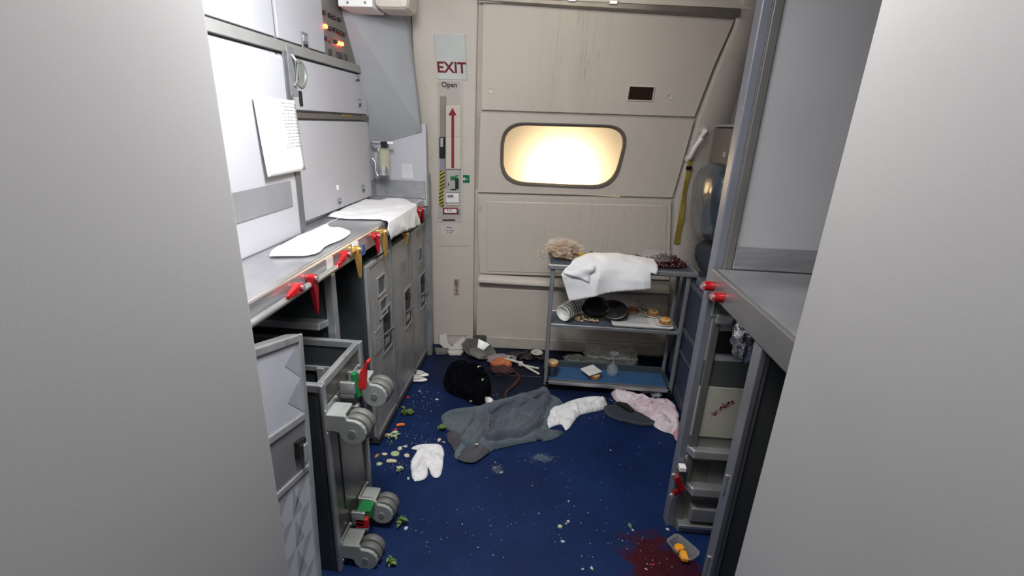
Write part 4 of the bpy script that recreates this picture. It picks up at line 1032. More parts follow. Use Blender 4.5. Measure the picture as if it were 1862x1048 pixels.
# brake block and pedals
def brake(z, red_up):
    MB().box(XW + .004, XW + .055, 1.43, 1.52, z - .030, z - .012).build('brake_bracket', ALU_D, K, bevel=.003)
    MB().box(XW + .004, XW + .060, 1.43, 1.445, z - .012, z + .035).build('brake_arm', ALU, K, bevel=.004)
    MB().box(XW + .004, XW + .060, 1.505, 1.52, z - .012, z + .035).build('brake_arm', ALU, K, bevel=.004)
    if red_up:
        mb = MB(); strip(mb, Vector((XW + .058, 0, z - .03)), Vector((XW + .052, 0, z + .065)), .013, 1.44, 1.465); mb.build('green_pedal', mat('pedal_green', (.01, .15, .04), .4), K, bevel=.003)
        mb = MB(); strip(mb, Vector((XW + .075, 0, z + .00)), Vector((XW + .085, 0, z + .075)), .014, 1.45, 1.475); strip(mb, Vector((XW + .085, 0, z + .07)), Vector((XW + .105, 0, z + .115)), .007, 1.45, 1.475); mb.build('red_pedal', mat('pedal_red', (.50, .012, .015), .4), K, bevel=.003)
    else:
        MB().box(XW + .02, XW + .075, 1.45, 1.505, z - .01, z + .03).build('green_pedal', mat('pedal_green', (.01, .15, .04), .4), K, bevel=.003)
        MB().box(XW + .02, XW + .070, 1.43, 1.45, z - .04, z + .004).build('red_pedal', mat('pedal_red', (.50, .012, .015), .4), K, bevel=.003)
    MB().lathe([(.016, 0), (.016, .045), (.010, .052), (0, .052)], (XW + .004, 1.47, z - .085), axis='x', n=14).build('brake_knob', ALU, K, smooth=True)
brake(.70, True); brake(.12, False)

# leaning cart at the very left with the faceted panel
A = ony(549, 608, 1.20)
d1 = Vector((-.03, .963, -.267)).normalized()
rb = ray(585, 1048); t_ = (A - C0).dot(d1) / rb.dot(d1); Bp = C0 + rb * t_
d3 = (Bp - A).normalized(); nrm = d3.cross(d1).normalized()
if nrm.x < 0: nrm = -nrm
LC = thing('leaning_cart', 'leaning grey cart with faceted side panels at the photo left edge', 'cart', (A.x - .1, 1.0, 0))
def lp(u, v, w_): return A - d1 * u + d3 * v + nrm * w_      # u towards the camera, v down, w out to the aisle
Lmax = (A.z) / max(1e-6, -(d3.z)) * .98
LEN = .80; HT = min(.86, Lmax)
def lbox(mb, u0, u1, v0, v1, w0, w1):
    mb.hexa([lp(u0, v1, w0), lp(u1, v1, w0), lp(u1, v1, w1), lp(u0, v1, w1), lp(u0, v0, w0), lp(u1, v0, w0), lp(u1, v0, w1), lp(u0, v0, w1)]); return mb
lbox(MB(), 0, LEN, 0, HT, -.050, -.006).build('body', mat('lean_body', (.16, .165, .17), .45, .3), LC, bevel=.006)
mb = MB(); lbox(mb, 0, .022, 0, HT, -.006, .004); lbox(mb, .022, LEN, 0, .022, -.006, .004); lbox(mb, .022, LEN, .225, .245, -.006, .004); lbox(mb, .022, LEN, .375, .392, -.006, .004)
mb.build('frame', ALU_D, LC, bevel=.003)
# faceted panel material
fm = bpy.data.materials.new('faceted_print'); fm.use_nodes = True; nt = fm.node_tree; b = nt.nodes['Principled BSDF']
tc = nt.nodes.new('ShaderNodeTexCoord'); v1 = nt.nodes.new('ShaderNodeTexVoronoi'); v1.inputs['Scale'].default_value = 9; v1.distance = 'MANHATTAN'; nt.links.new(tc.outputs['Object'], v1.inputs['Vector'])
rp = nt.nodes.new('ShaderNodeValToRGB'); rp.color_ramp.elements[0].color = (.20, .21, .24, 1); rp.color_ramp.elements[1].color = (.33, .34, .38, 1); nt.links.new(v1.outputs['Color'], rp.inputs[0]); nt.links.new(rp.outputs[0], b.inputs[0]); b.inputs['Roughness'].default_value = .5
FD = mat('facet_dark', (.20, .21, .24), .5); FL = mat('facet_light', (.29, .30, .34), .5)
lbox(MB(), .022, LEN, .022, .225, -.006, -.002).build('upper_panel', FL, LC)
lbox(MB(), .022, LEN, .245, .375, -.006, -.002).build('latch_panel', mat('latch_panel_grey', (.15, .15, .16), .4, .3), LC)
lbox(MB(), .022, LEN, .392, HT, -.006, -.002).build('lower_panel', FL, LC)
mb = MB()
for i in range(10):
    for j in range(7):
        u, v = .022 + i * .10, .392 + j * .085
        if v + .085 > HT or u + .1 > LEN: continue
        mb.face([mb.v(lp(u, v, -.0012)), mb.v(lp(u + .10, v + .085, -.0012)), mb.v(lp(u + .05, v + .005, -.0012))])
        mb.face([mb.v(lp(u + .05, v + .08, -.0012)), mb.v(lp(u + .10, v + .085, -.0012)), mb.v(lp(u + .09, v + .01, -.0012))])
mb.build('facet_pattern', FD, LC)
mb = MB()
for j in range(2):
    u, v = .022, .022 + j * .1; mb.face([mb.v(lp(u, v, -.0012)), mb.v(lp(u, v + .1, -.0012)), mb.v(lp(u + .08, v + .05, -.0012))])
mb.build('facet_pattern', FD, LC)
lbox(MB(), .045, .09, .285, .335, -.002, .012).build('latch', BLACK, LC, bevel=.003)
lbox(MB(), .05, .07, .30, .35, .012, .020).build('latch_tip', ALU, LC, bevel=.003)

# ================================================================ SERVICE TROLLEY
TX0, TX1, TY0, TY1 = .062, .872, 2.70, 2.935
TR = thing('service_trolley', 'three tier grey trolley with blue shelves in front of the door', 'trolley', (.47, 2.82, 0))
TRM = mat('trolley_grey', (.27, .28, .29), .4, .5, .1, 10)
SHM = mat('shelf_slate', (.075, .088, .115), .6, 0, .1, 20)
BLM = mat('shelf_blue', (.035, .10, .22), .5, 0, .1, 12)
for x in (TX0, TX1 - .02):
    for y in (TY0, TY1 - .02):
        MB().box(x, x + .022, y, y + .022, .045, .83).build('leg', TRM, TR, bevel=.005)
        MB().lathe([(.010, 0), (.022, .004), (.022, .018), (.010, .022)], (x + .011, y, .024), axis='y', n=18).build('castor', BLACK, TR, smooth=True)
MB().box(TX0 - .012, TX1 + .025, TY0 - .012, TY1 + .01, .822, .842).build('top_shelf', SHM, TR, bevel=.004)
MB().ringbox(TX0 - .02, TX1 + .035, TY0 - .02, TY1 + .018, .826, .856, .016, 'z').build('top_rim', TRM, TR, bevel=.006)
MB().box(TX0 + .01, TX1 - .01, TY0 + .01, TY1 - .01, .452, .462).build('middle_shelf', SHM, TR)
MB().ringbox(TX0 + .01, TX1 - .01, TY0, TY1, .452, .474, .012, 'z').build('middle_rim', ALU, TR, bevel=.004)
MB().box(TX0 + .01, TX1 - .01, TY0 + .01, TY1 - .01, .060, .068).build('bottom_shelf', BLM, TR)
MB().ringbox(TX0 + .01, TX1 - .01, TY0, TY0 + .012, .058, .082, .024, 'z').build('bottom_front_rim', ALU, TR, bevel=.004)
mb = MB().box(TX0 + .01, TX1 - .01, TY1 - .014, TY1, .06, .11); mb.box(TX0 + .01, TX0 + .022, TY0 + .02, TY1 - .02, .06, .10); mb.box(TX1 - .022, TX1 - .01, TY0 + .02, TY1 - .02, .06, .10)
mb.build('bottom_tray_rim', mat('teal_grey_rim', (.07, .09, .10), .45, .4), TR, bevel=.003)
ZS = .842
# bread bag
t = thing('bread_bag', 'clear bag of tan bread slices on the trolley top left corner', 'food', (.10, 2.86, ZS))
p = ony(1025, 455, 2.86)
MB().ball((p.x, 2.86, ZS + .056), 1, 4, (.085, .055, .05), .5, 3.3, 1).build('bread', mat('tan_bread', (.38, .26, .16), .8, 0, .4, 30, bump=.5, bs=40), t, smooth=True)
mb = MB(); mb.ball((p.x, 2.86, ZS + .070), 1, 4, (.105, .066, .058), .5, 4, 3); mb.ball((p.x - .12, 2.875, ZS + .03), 1, 3, (.035, .03, .03), .8, 5, 5); mb.build('bag_film', mat('thin_film', (.6, .5, .42), .12, 0, .3, 30, alpha=.3, coat=1, bump=1, bs=50), t, smooth=True)
# yellow box
a = ony(1059, 464, 2.83)
t = thing('yellow_box', 'small yellow and black carton on the trolley top', 'box', (a.x, 2.83, ZS))
T = Matrix.Translation((a.x, 2.83, ZS)) @ Matrix.Rotation(.3, 4, 'Z')
MB(T).box(-.022, .012, -.02, .02, 0, .055).build('carton', mat('yellow_card', (.50, .32, .05), .5), t, bevel=.002)
MB(T).box(.012, .024, -.02, .02, 0, .05).build('black_side', BLACK, t)
MB(T).prism([(.02, -.01, .045), (.065, -.01, .062), (.07, -.01, .055), (.02, -.01, .03)], (0, .03, 0)).build('flap', BLACK, t)
# grapes in clear tub
p = ony(1205, 462, 2.85); gx, gy = p.x, 2.845
t = thing('clear_tub', 'upturned clear plastic tub lid over the dark grapes', 'container', (gx, gy, ZS))
MB().lathe([(.10, .045), (.095, .07), (.075, .095), (.05, .102), (0, .102)], (gx - .03, gy, ZS), n=28, sy=.75).build('tub_shell', CLEAR, t, smooth=True)
GM = mat('dark_grape', (.060, .012, .014), .25, 0, .5, 25, coat=.6)
gbase = None; rnd = random.Random(11)
for i in range(150):
    a = rnd.uniform(0, 2 * math.pi); r_ = math.sqrt(rnd.random()); x = gx + .010 + .135 * r_ * math.cos(a); y = gy + .064 * r_ * math.sin(a); h = .012 + .062 * (1 - r_ ** 2) * rnd.random()
    if gbase is None:
        mb = MB(); mb.ball((0, 0, 0), .0125, 2, (1, 1, 1.12)); gbase = mb.build('grape', GM, smooth=True); o = gbase
    else: o = gbase.copy(); COL.objects.link(o)
    o.location = (x, y, ZS + h + .002); o.rotation_euler = (rnd.random() * 3, rnd.random() * 3, 0)
    tag(o, 'dark red grape heaped under the clear tub on the trolley', 'grape', 'grapes on the trolley top')
t = thing('grape_twig', 'thin brown grape stalk sticking out at the left of the grapes', 'stem', (gx - .1, gy, ZS))
MB().tube([(gx - .165, gy, ZS + .06), (gx - .13, gy, ZS + .05), (gx - .09, gy - .01, ZS + .04), (gx - .05, gy, ZS + .03)], .004, 6).build('stalk', mat('stem_brown', (.06, .03, .02), .7), t, smooth=True)
# white cloth over trolley front: (x, s) where s below TY0 hangs
EY, EZ = TY0 - .022, .860
def tr_map(u, v, d):
    f = fold(u, v, .5, 9, 3, 1.3); e = fold(u, v, -.7, 5, 12, 4.4)
    if v >= EY:
        e = fold_sharp(u, v, .6, 4, 9, 4.4)
        h = .010 + .040 * max(0, 1 - ((v - EY - .07) / .10) ** 2) * max(0, 1 - ((u - .42) / .34) ** 2) + .010 * f + .014 * e
        return Vector((u, v, EZ + max(.004, h)))
    s = EY - v; k = min(1, s / .02)
    w_ = .010 + .022 * (fold_sharp(u, v, 0, 7, 1.6, 5.5) + .8) * min(1, s / .07) + .012 * k
    return Vector((u, EY - w_, EZ + .012 - max(0, s - .006)))
def hang(px, py): p = ony(px, py, EY - .02); return (p.x, EY - (EZ + .012 - p.z))
def top(px, py, z=EZ + .02): p = onz(px, py, z); return (p.x, max(p.y, EY + .001))
Pc = [top(1043, 478), top(1062, 474), top(1098, 466), top(1130, 458, EZ + .045), top(1150, 456, EZ + .045), top(1162, 468, EZ + .02), top(1188, 481), hang(1196, 493), hang(1192, 503), hang(1182, 499), hang(1181, 526), hang(1140, 530), hang(1085, 538), hang(1060, 545), hang(1035, 551), hang(1028, 528), hang(1020, 500), hang(1027, 492)]
cloth('tmp', Pc, tr_map, WHITEC, cell=.010, th=.002, smooth_it=0)
o = bpy.data.objects['tmp']; o.name = 'white_cloth'; tag(o, 'white cloth draped over the front of the trolley top', 'cloth')
# turned-back corner on it
a, b, c = ony(1022, 497, EY - .045), ony(1070, 515, EY - .055), ony(1083, 485, EY - .045)
mb = MB(); N_ = 8; g = {}
for i in range(N_ + 1):
    for j in range(N_ + 1 - i):
        q = a + (b - a) * (i / N_) + (c - a) * (j / N_); q.y -= .008 * math.sin(i * .8) + .006 * math.cos(j); g[i, j] = mb.v(q)
for i in range(N_):
    for j in range(N_ - i):
        mb.face([g[i, j], g[i + 1, j], g[i, j + 1]])
        if i + j < N_ - 1: mb.face([g[i + 1, j], g[i + 1, j + 1], g[i, j + 1]])
ROOT['white_cloth'] = Vector(); mb.build('turned_corner', WHITEC, o, smooth=True, solid=.003)

# ---- middle shelf
ZM = .464
def mid(px, py, dz=0.0): return onz(px, py, ZM + dz)
# stack of clear/white bowls lying on its side
bm_ = mat('frosted_bowl', (.50, .50, .46), .4, 0, .08, 10, alpha=.85)
ax = Vector((.62, .75, .16)).normalized(); rotm = ax.to_track_quat('Z', 'Y').to_matrix().to_4x4()
for i in range(7):
    c = ony(1023, 574, 2.75) + ax * (.023 * i); c.z += .006
    T = Matrix.Translation(c) @ rotm
    o = MB(T).lathe([(0, .024), (.028, .022), (.045, .003), (.050, 0), (.053, .003), (.038, .026), (0, .029)], n=24)
    ob = o.build('bowl', WHITEP if i == 0 else bm_, smooth=True)
    if i == 0: tag(ob, 'white bowl at the near end of the fallen bowl stack', 'bowl', 'bowls nested in the fallen stack')
    else: tag(ob, 'frosted bowl nested behind the white one in the fallen stack', 'bowl', 'bowls nested in the fallen stack')
# snack bits
NUT = mat('nut_tan', (.50, .34, .16), .7, 0, .4, 40); CHS = mat('cheese_bit', (.62, .52, .33), .7, 0, .3, 40)
rnd = random.Random(5); nb = [None, None]
for i in range(56):
    px = rnd.uniform(1045, 1086); py = rnd.uniform(574, 590); p = mid(px, py)
    k = i % 2
    if nb[k] is None:
        mb = MB(); mb.ball((0, 0, 0), 1, 2, ((.009, .006, .005) if k else (.012, .004, .004)), .5, 3, i); nb[k] = mb.build('snack_piece', (NUT, CHS)[k], smooth=True); o = nb[k]
    else: o = nb[k].copy(); COL.objects.link(o)
    o.location = (p.x, max(2.725, p.y), ZM + .008 + rnd.random() * .014); o.rotation_euler = (0, rnd.uniform(-.5, .5), rnd.uniform(0, 3))
    tag(o, ('broken brown nut piece', 'pale cheese stick piece')[k] + ' in the snack heap on the middle shelf', 'snack', ('nut pieces on the middle shelf', 'cheese pieces on the middle shelf')[k])
# pair of black slippers / casserole lids standing
def dish(label, px, py, y, ang, tilt, sc):
    c = ony(px, py, y); T = Matrix.Translation(c) @ Matrix.Rotation(ang, 4, 'Z') @ Matrix.Rotation(tilt, 4, 'X')
    t = thing('black_dish', label, 'dish', c, 'black dishes stacked on the middle shelf')
    for k in range(4):
        MB(T @ Matrix.Translation((0, 0, -.014 * k))).lathe([(.052 * sc, 0), (.058 * sc, .010), (.060 * sc, .012), (.056 * sc, .013), (.048 * sc, .004), (0, .003)][::-1], n=28, sy=.72).build('dish_shell', BLACK, t, smooth=True)
dish('left stack of black oval plastic dishes on the middle shelf', 1085, 560, 2.82, .3, .75, 1.5)
dish('right stack of black oval plastic dishes on the middle shelf', 1115, 566, 2.81, -.4, .8, 1.5)
t = thing('black_bag', 'glossy black crumpled plastic in front of the black dishes', 'bag', ony(1122, 585, 2.75))
p = mid(1120, 586); MB().ball((p.x, max(p.y, 2.75), ZM + .026), 1, 4, (.055, .03, .024), .6, 4, 2).build('plastic', mat('gloss_black', (.01, .01, .012), .15, 0, .2, coat=1, bump=.5, bs=40), t, smooth=True)
# white tray right
a = mid(1130, 572)
t = thing('serving_tray', 'white rectangular tray under the clear lid on the middle shelf', 'tray', (.6, 2.78, ZM))
MB().hexa([(.47, 2.735, ZM + .002), (.81, 2.735, ZM + .002), (.84, 2.86, ZM + .002), (.46, 2.86, ZM + .002), (.455, 2.722, ZM + .022), (.83, 2.722, ZM + .022), (.85, 2.88, ZM + .022), (.45, 2.88, ZM + .022)]).build('tray_body', WHITEP, t, bevel=.006)
t = thing('clear_box', 'small clear square lid on the white tray', 'lid', (.56, 2.81, ZM + .022))
c = ony(1160, 565, 2.82)
MB().hexa([(c.x - .075, 2.76, ZM + .023), (c.x + .07, 2.76, ZM + .023), (c.x + .065, 2.87, ZM + .023), (c.x - .07, 2.87, ZM + .023), (c.x - .055, 2.775, ZM + .060), (c.x + .05, 2.775, ZM + .060), (c.x + .045, 2.86, ZM + .060), (c.x - .05, 2.86, ZM + .060)]).build('lid_shell', CLEAR, t, bevel=.004)
def plate(c, r, m, name, label, group=None, th=.008):
    t = thing(name, label, 'plate', c, group)
    MB().lathe([(r * .55, 0), (r * .9, th * .6), (r, th * 1.4), (r * .97, th * 1.7), (r * .85, th), (r * .5, th * .4), (0, th * .4)], c, n=28).build('plate_dish', m, t, smooth=True); return t
def tart(c, label, jam=True):
    t = thing('fruit_tart', label, 'tart', c)
    MB().lathe([(.030, 0), (.036, .004), (.039, .024), (.036, .027), (.0, .027)], c, n=26).build('pastry_shell', mat('baked_pastry', (.42, .19, .06), .6, 0, .3, 30, bump=.2), t, smooth=True)
    MB().lathe([(.034, .0), (.031, .004), (0, .006)], c + Vector((0, 0, .027)), n=24).build('cream_filling', mat('custard', (.62, .50, .25), .4, 0, .1), t, smooth=True)
    if jam: MB().ball(c + Vector((.002, 0, .034)), 1, 3, (.017, .014, .008), .3, 5, 2).build('orange_topping', mat('orange_gel', (.75, .27, .01), .25, 0, .1, coat=.6), t, smooth=True)
    return t
pA, pB = Vector((.735, 2.835, ZM + .024)), Vector((.782, 2.757, ZM + .024))
pA = onz(1186, 574, ZM + .035); pB = onz(1208, 590, ZM + .03); pA.z = ZM + .024; pB.z = ZM + .024
pA.y = max(pA.y, 2.80); pB.y = max(pB.y, 2.755); 
plate(pA, .052, WHITEP, 'dessert_plate', 'white plate holding the rear fruit tart'); tart(pA + Vector((0, 0, .006)), 'fruit tart on the rear white plate of the tray')
plate(pB + Vector((-.012, 0, 0)), .055, WHITEP, 'dessert_plate', 'white plate holding the front fruit tart at the tray end'); tart(pB + Vector((0, 0, .006)), 'front fruit tart with an orange top at the tray end')
# rear food plate and parsley
p = onz(1140, 556, ZM + .05)
t = thing('meat_plate', 'brown leftover meal in a clear bowl at the back of the middle shelf', 'food', (p.x, 2.89, ZM))
MB().lathe([(.04, 0), (.066, .03), (.063, .031), (.0, .008)], (p.x, 2.875, ZM + .024), n=24).build('bowl', CLEAR, t, smooth=True)
MB().ball((p.x, 2.875, ZM + .062), 1, 3, (.05, .035, .022), .5, 3, 7).build('meat', mat('brown_meat', (.16, .065, .03), .5, 0, .5, 20, bump=.3), t, smooth=True)
t = thing('herb_sprigs', 'dried brown and green herb sprigs leaning at the back right of the shelf', 'herbs', (.68, 2.9, ZM))
mb = MB(); rnd = random.Random(9)
c0 = onz(1182, 560, ZM + .06)
for i in range(70):
    x, z = c0.x + rnd.uniform(-.10, .09), 0; z = ZM + .03 + rnd.uniform(0, .05) + max(0, -(x - c0.x)) * .45
    T = Matrix.Translation((x, 2.90 + rnd.uniform(-.02, .02), z)) @ Matrix.Rotation(rnd.uniform(0, 6), 4, 'Z') @ Matrix.Rotation(rnd.uniform(-1, 1), 4, 'X')
    g_ = MB(T); P = [(-.010, 0, 0), (0, -.004, .002), (.010, 0, 0), (0, .004, .002)]; mb.face([mb.v(T @ Vector(q)) for q in P])
mb.tube([(c0.x - .10, 2.89, ZM + .085), (c0.x + .08, 2.90, ZM + .03)], .003, 6)
mb.build('leaves', mat('dry_herbs', (.075, .06, .02), .7, 0, .5, 30, col2=(.16, .13, .05)), t)

# ---- bottom shelf
ZB = .068
c = onz(1013, 662, ZB + .05)
p = Vector((.10 + .015, 2.80, ZB))
t = thing('dark_cup', 'dark plastic cup under a tart on the bottom shelf', 'cup', p)
MB().lathe([(.030, 0), (.038, .07), (.035, .07), (.028, .004), (0, .004)], p, n=24).build('cup_wall', mat('dark_teal_plastic', (.03, .045, .055), .3, 0, .1), t, smooth=True)
tart(p + Vector((0, 0, .071)), 'golden tart balanced on the dark cup at the bottom shelf', False)
c = onz(1077, 685, ZB + .01); c.y = max(c.y, 2.75); c.z = ZB
tart(c + Vector((.012, -.005, 0)), 'upside down tart under the square white plate', False)
t = thing('square_plate', 'square white plate resting on a tart on the blue shelf', 'plate', c + Vector((0, 0, .036)))
T = Matrix.Translation(c + Vector((-.012, .0, .040))) @ Matrix.Rotation(.55, 4, 'Z') @ Matrix.Rotation(-.10, 4, 'Y')
MB(T).hexa([(-.035, -.035, 0), (.035, -.035, 0), (.035, .035, 0), (-.035, .035, 0), (-.055, -.055, .012), (.055, -.055, .012), (.055, .055, .012), (-.055, .055, .012)]).build('plate_body', WHITEP, t, bevel=.006)
GL = mat('wine_glass', (1, 1, 1), .02, 0, 0, trans=1, ior=1.45)
c = onz(1110, 672, ZB); c.y = min(max(c.y, 2.76), 2.87); c.z = ZB + .001
t = thing('wine_glass', 'clear wine glass turned upside down on the bottom shelf', 'glass', c)
MB().lathe([(.032, 0), (.040, .02), (.036, .05), (.015, .072), (.004, .078), (.0035, .14), (.006, .146), (.032, .149), (.032, .150), (0, .150)], c, n=28).build('glass_body', mat('glass_thin', (.6, .65, .7), .05, 0, 0, alpha=.22, coat=1), t, smooth=True)

# ================================================================ FLOOR THINGS
# wrapped trays behind trolley
c = onz(1135, 648, .03)
WX, WY = .41, 3.10
for k, (z0, lab) in enumerate(((.003, 'lower'), (.068, 'upper'))):
    t = thing('wrapped_tray', f'{lab} film wrapped tray on the floor behind the trolley', 'tray', (WX + .12, WY, z0))
    p0, p1 = onz(1092, 655, .02), onz(1176, 655, .02)
    MB().hexa([(WX - .04, WY - .09, z0), (WX + .28, WY - .09, z0), (WX + .28, WY + .10, z0), (WX - .04, WY + .10, z0), (WX - .06, WY - .11, z0 + .055), (WX + .30, WY - .11, z0 + .055), (WX + .30, WY + .12, z0 + .055), (WX - .06, WY + .12, z0 + .055)]).build('tray_shell', WRAP if k else mat('grey_tray', (.28, .29, .28), .4), t, bevel=.008)
    MB().ball((WX + .12, WY, z0 + .05), 1, 4, (.17, .10, .018), .5, 12, k).build('wrapping', WRAP, t, smooth=True)
t = thing('cling_film', 'flat heap of clear film on the floor behind the trolley left side', 'wrap', (.22, 3.05, .01))
p = onz(1048, 655, .02); MB().ball((p.x, min(p.y, 3.12), .03), 1, 4, (.09, .05, .026), .5, 8, 3).build('film', WRAP, t, smooth=True)
# foil pan, octagonal
c = onz(868, 640, .02)
t = thing('steel_bowl', 'faceted grey metal bowl lying by the door sill', 'bowl', (c.x, c.y, 0))
T = Matrix.Translation((c.x, c.y - .02, .004)) @ Matrix.Rotation(.30, 4, 'Y') @ Matrix.Rotation(.25, 4, 'X')
mb = MB(T); R3 = []
for r_, z in ((.07, .012), (.125, .055), (.135, .056), (.13, .062), (.122, .060), (.066, .018)):
    R3.append([mb.v((r_ * math.cos(2 * math.pi * k / 8 + .2), r_ * .8 * math.sin(2 * math.pi * k / 8 + .2), z)) for k in range(8)])
for i in range(5):
    for k in range(8): mb.face([R3[i][k], R3[i][(k + 1) % 8], R3[i + 1][(k + 1) % 8], R3[i + 1][k]])
mb.face(R3[0][::-1]); mb.face(R3[-1]); mb.build('bowl_shell', mat('bowl_steel', (.25, .25, .235), .3, .7, .3, 8), t)
# torn white tray leaning at frame foot
t = thing('torn_carton', 'torn white card tray leaning against the door frame foot', 'carton', onz(822, 640))
c = onz(822, 642)
Q = [(800, 615), (812, 613), (815, 632), (822, 636), (835, 624), (843, 618), (850, 632), (842, 641), (812, 643), (800, 632)]
mb = MB(); P = [ony(a, b, c.y + .01 + .04 * (650 - b) / 40) for a, b in Q]; zmin = min(q.z for q in P); 
for q in P: q.z = max(.002, q.z - zmin + .002)
mb.prism(P, (0, .006, 0)); mb.build('card', OFFW, t, bevel=.001)
mb = MB(); P = [onz(a, b, .004) for a, b in ((812, 642), (845, 640), (852, 634), (838, 648), (818, 648))]; mb.prism(P, (0, 0, .012)); mb.build('card_base', OFFW, t)
t = thing('grey_block', 'small grey wedge shaped box at the foot of the left carts', 'box', onz(803, 645))
mb = MB(); P = [onz(a, b, .002) for a, b in ((793, 647), (812, 647), (816, 641), (790, 640))]; mb.prism(P, (0, 0, .03)); mb.build('block', mat('block_grey', (.14, .14, .13), .6), t, bevel=.003)
# goggles-like pouch with orange panel and white straps
c = onz(912, 662)
t = thing('life_vest_pouch', 'pinkish grey pouch with an orange panel and pale straps', 'pouch', (c.x, c.y, 0))
def blob(px, py, sx_, sy_, sz, m, name, par, seed=0, jit=.35, zc=None, fr=3):
    p = onz(px, py, sz * .8); return MB().ball((p.x, p.y, zc if zc is not None else sz * .85), 1, 4, (sx_, sy_, sz), jit, fr, seed).build(name, m, par, smooth=True)
GP = mat('greyish_pink', (.27, .23, .235), .7, 0, .15, 10)
blob(910, 656, .095, .06, .035, GP, 'back_flap', t, 2, .16)
blob(912, 664, .075, .045, .045, mat('dull_orange', (.42, .13, .05), .6, 0, .15), 'orange_panel', t, 4, .2)
blob(913, 675, .085, .045, .030, mat('maroon_cloth', (.05, .018, .018), .8, 0, .3), 'maroon_base', t, 6, .16)
for pts in ([(917, 662), (935, 660), (950, 664), (980, 666)], [(921, 661), (945, 664), (962, 670), (981, 676)], [(925, 657), (932, 650), (938, 649)]):
    P = [onz(a, b, .045) for a, b in pts]; P2_ = []
    for i in range(len(P) - 1):
        for k in range(4): P2_.append(P[i].lerp(P[i + 1], k / 4))
    P2_.append(P[-1]); n = len(P2_)
    for i, q in enumerate(P2_): q.z = .075 - .055 * i / (n - 1)
    MB().tube(P2_, .0075, 8).build('strap', OFFW, t, smooth=True)
p = onz(947, 663, .05); MB().box(p.x - .014, p.x + .014, p.y - .02, p.y + .015, .04, .062).build('buckle', OFFW, t, bevel=.003)
# thin maroon strap
t = thing('maroon_strap', 'dark maroon strap trailing across the floor toward the jacket', 'strap', onz(935, 700))
P = [onz(a, b, .006) for a, b in ((938, 678), (945, 690), (935, 703), (922, 713), (918, 722), (925, 730))]
mb = MB(); rows = []
for i, q in enumerate(P): rows.append([mb.v(q + Vector((-.010, .004, .006 * math.sin(i)))), mb.v(q + Vector((.010, 0, .004)))])
for i in range(len(P) - 1): mb.face([rows[i][0], rows[i][1], rows[i + 1][1], rows[i + 1][0]])
mb.build('webbing', mat('maroon_web', (.04, .015, .013), .8), t, solid=.003)
# junk pile: dark lids by the sill
for i, (px, py, r_, lab) in enumerate(((935, 642, .07, 'black plastic lid behind the orange pouch'), (960, 640, .075, 'black plastic lid in the middle of the dark rubbish by the sill'), (985, 650, .06, 'black plastic lid beside the trolley leg'))):
    c = onz(px, py, .02); t = thing('black_saucer', lab, 'lid', (c.x, c.y, 0)); T = Matrix.Translation((c.x, min(c.y, 3.13), .016)) @ Matrix.Rotation(.25 * (i - 1), 4, 'Y')
    MB(T).lathe([(r_, 0), (r_, .006), (r_ * .9, .014), (0, .014)], n=24, sy=.7).build('lid_shell', BLACK, t, smooth=True)
for i, (p0, p1, lab) in enumerate((((930, 655), (972, 640), 'grey knife lying behind the pale straps'), ((945, 660), (978, 645), 'grey knife nearest the pale straps'))):
    a, b = onz(*p0, .02), onz(*p1, .02); a.z = b.z = .042; t = thing('table_knife', lab, 'knife', a); mb = MB()
    strip2 = (b - a).normalized(); n_ = Vector((-strip2.y, strip2.x, 0)) * .005
    mb.prism([a - n_, b - n_ * .5, b + n_ * .5, a + n_], (0, 0, .002)); mb.build('blade', mat('dull_knife', (.10, .10, .10), .4, .6), t)
c = onz(976, 646, .03); t = thing('small_saucer', 'small pale saucer beside the trolley rear leg', 'saucer', (c.x, c.y, 0)); MB().lathe([(.03, 0), (.045, .012), (.043, .014), (0, .006)], (c.x, c.y, .034), n=22).build('saucer_dish', OFFW, t, smooth=True)
# dark floor strip line
a, b = onz(900, 684, .001), onz(985, 688, .001)
tag(MB().prism([a, b, b + Vector((0, .006, 0)), a + Vector((0, .006, 0))], (0, 0, .003)).build('floor_strip', mat('strip_grey', (.09, .09, .10), .5, .4)), 'thin grey metal strip set across the floor before the door', 'strip')
# black lace clothing
Pb = P2([(818, 684), (835, 680), (850, 678), (868, 680), (882, 688), (892, 700), (893, 716), (888, 732), (876, 740), (858, 737), (845, 728), (826, 722), (810, 712), (807, 698)])
def heap(P, hmax, amp, ang, su, sv, seed, lines=(), taper=.05, z0=.002, rnd_=False):
    def fn(u, v, d):
        e = min(1, d / taper); e = math.sqrt(max(0, 1 - (1 - e) ** 2)) if rnd_ else e * e * (3 - 2 * e)
        h = hmax * e * (.55 + .45 * noise.noise(Vector((u * 5, v * 5, seed + 3)))) + amp * min(1, d / .025) * fold_sharp(u, v, ang, su, sv, seed) * .9 + ridge(u, v, lines) * min(1, d / .02)
        return Vector((u, v, z0 + max(0, h)))
    return fn
o = cloth('black_garment', Pb, heap(Pb, .07, .045, .5, 12, 14, 5), LACE, cell=.010, th=.004, key='lace'); tag(o, 'crumpled black garment on the dark floor behind the grey jacket', 'clothing')
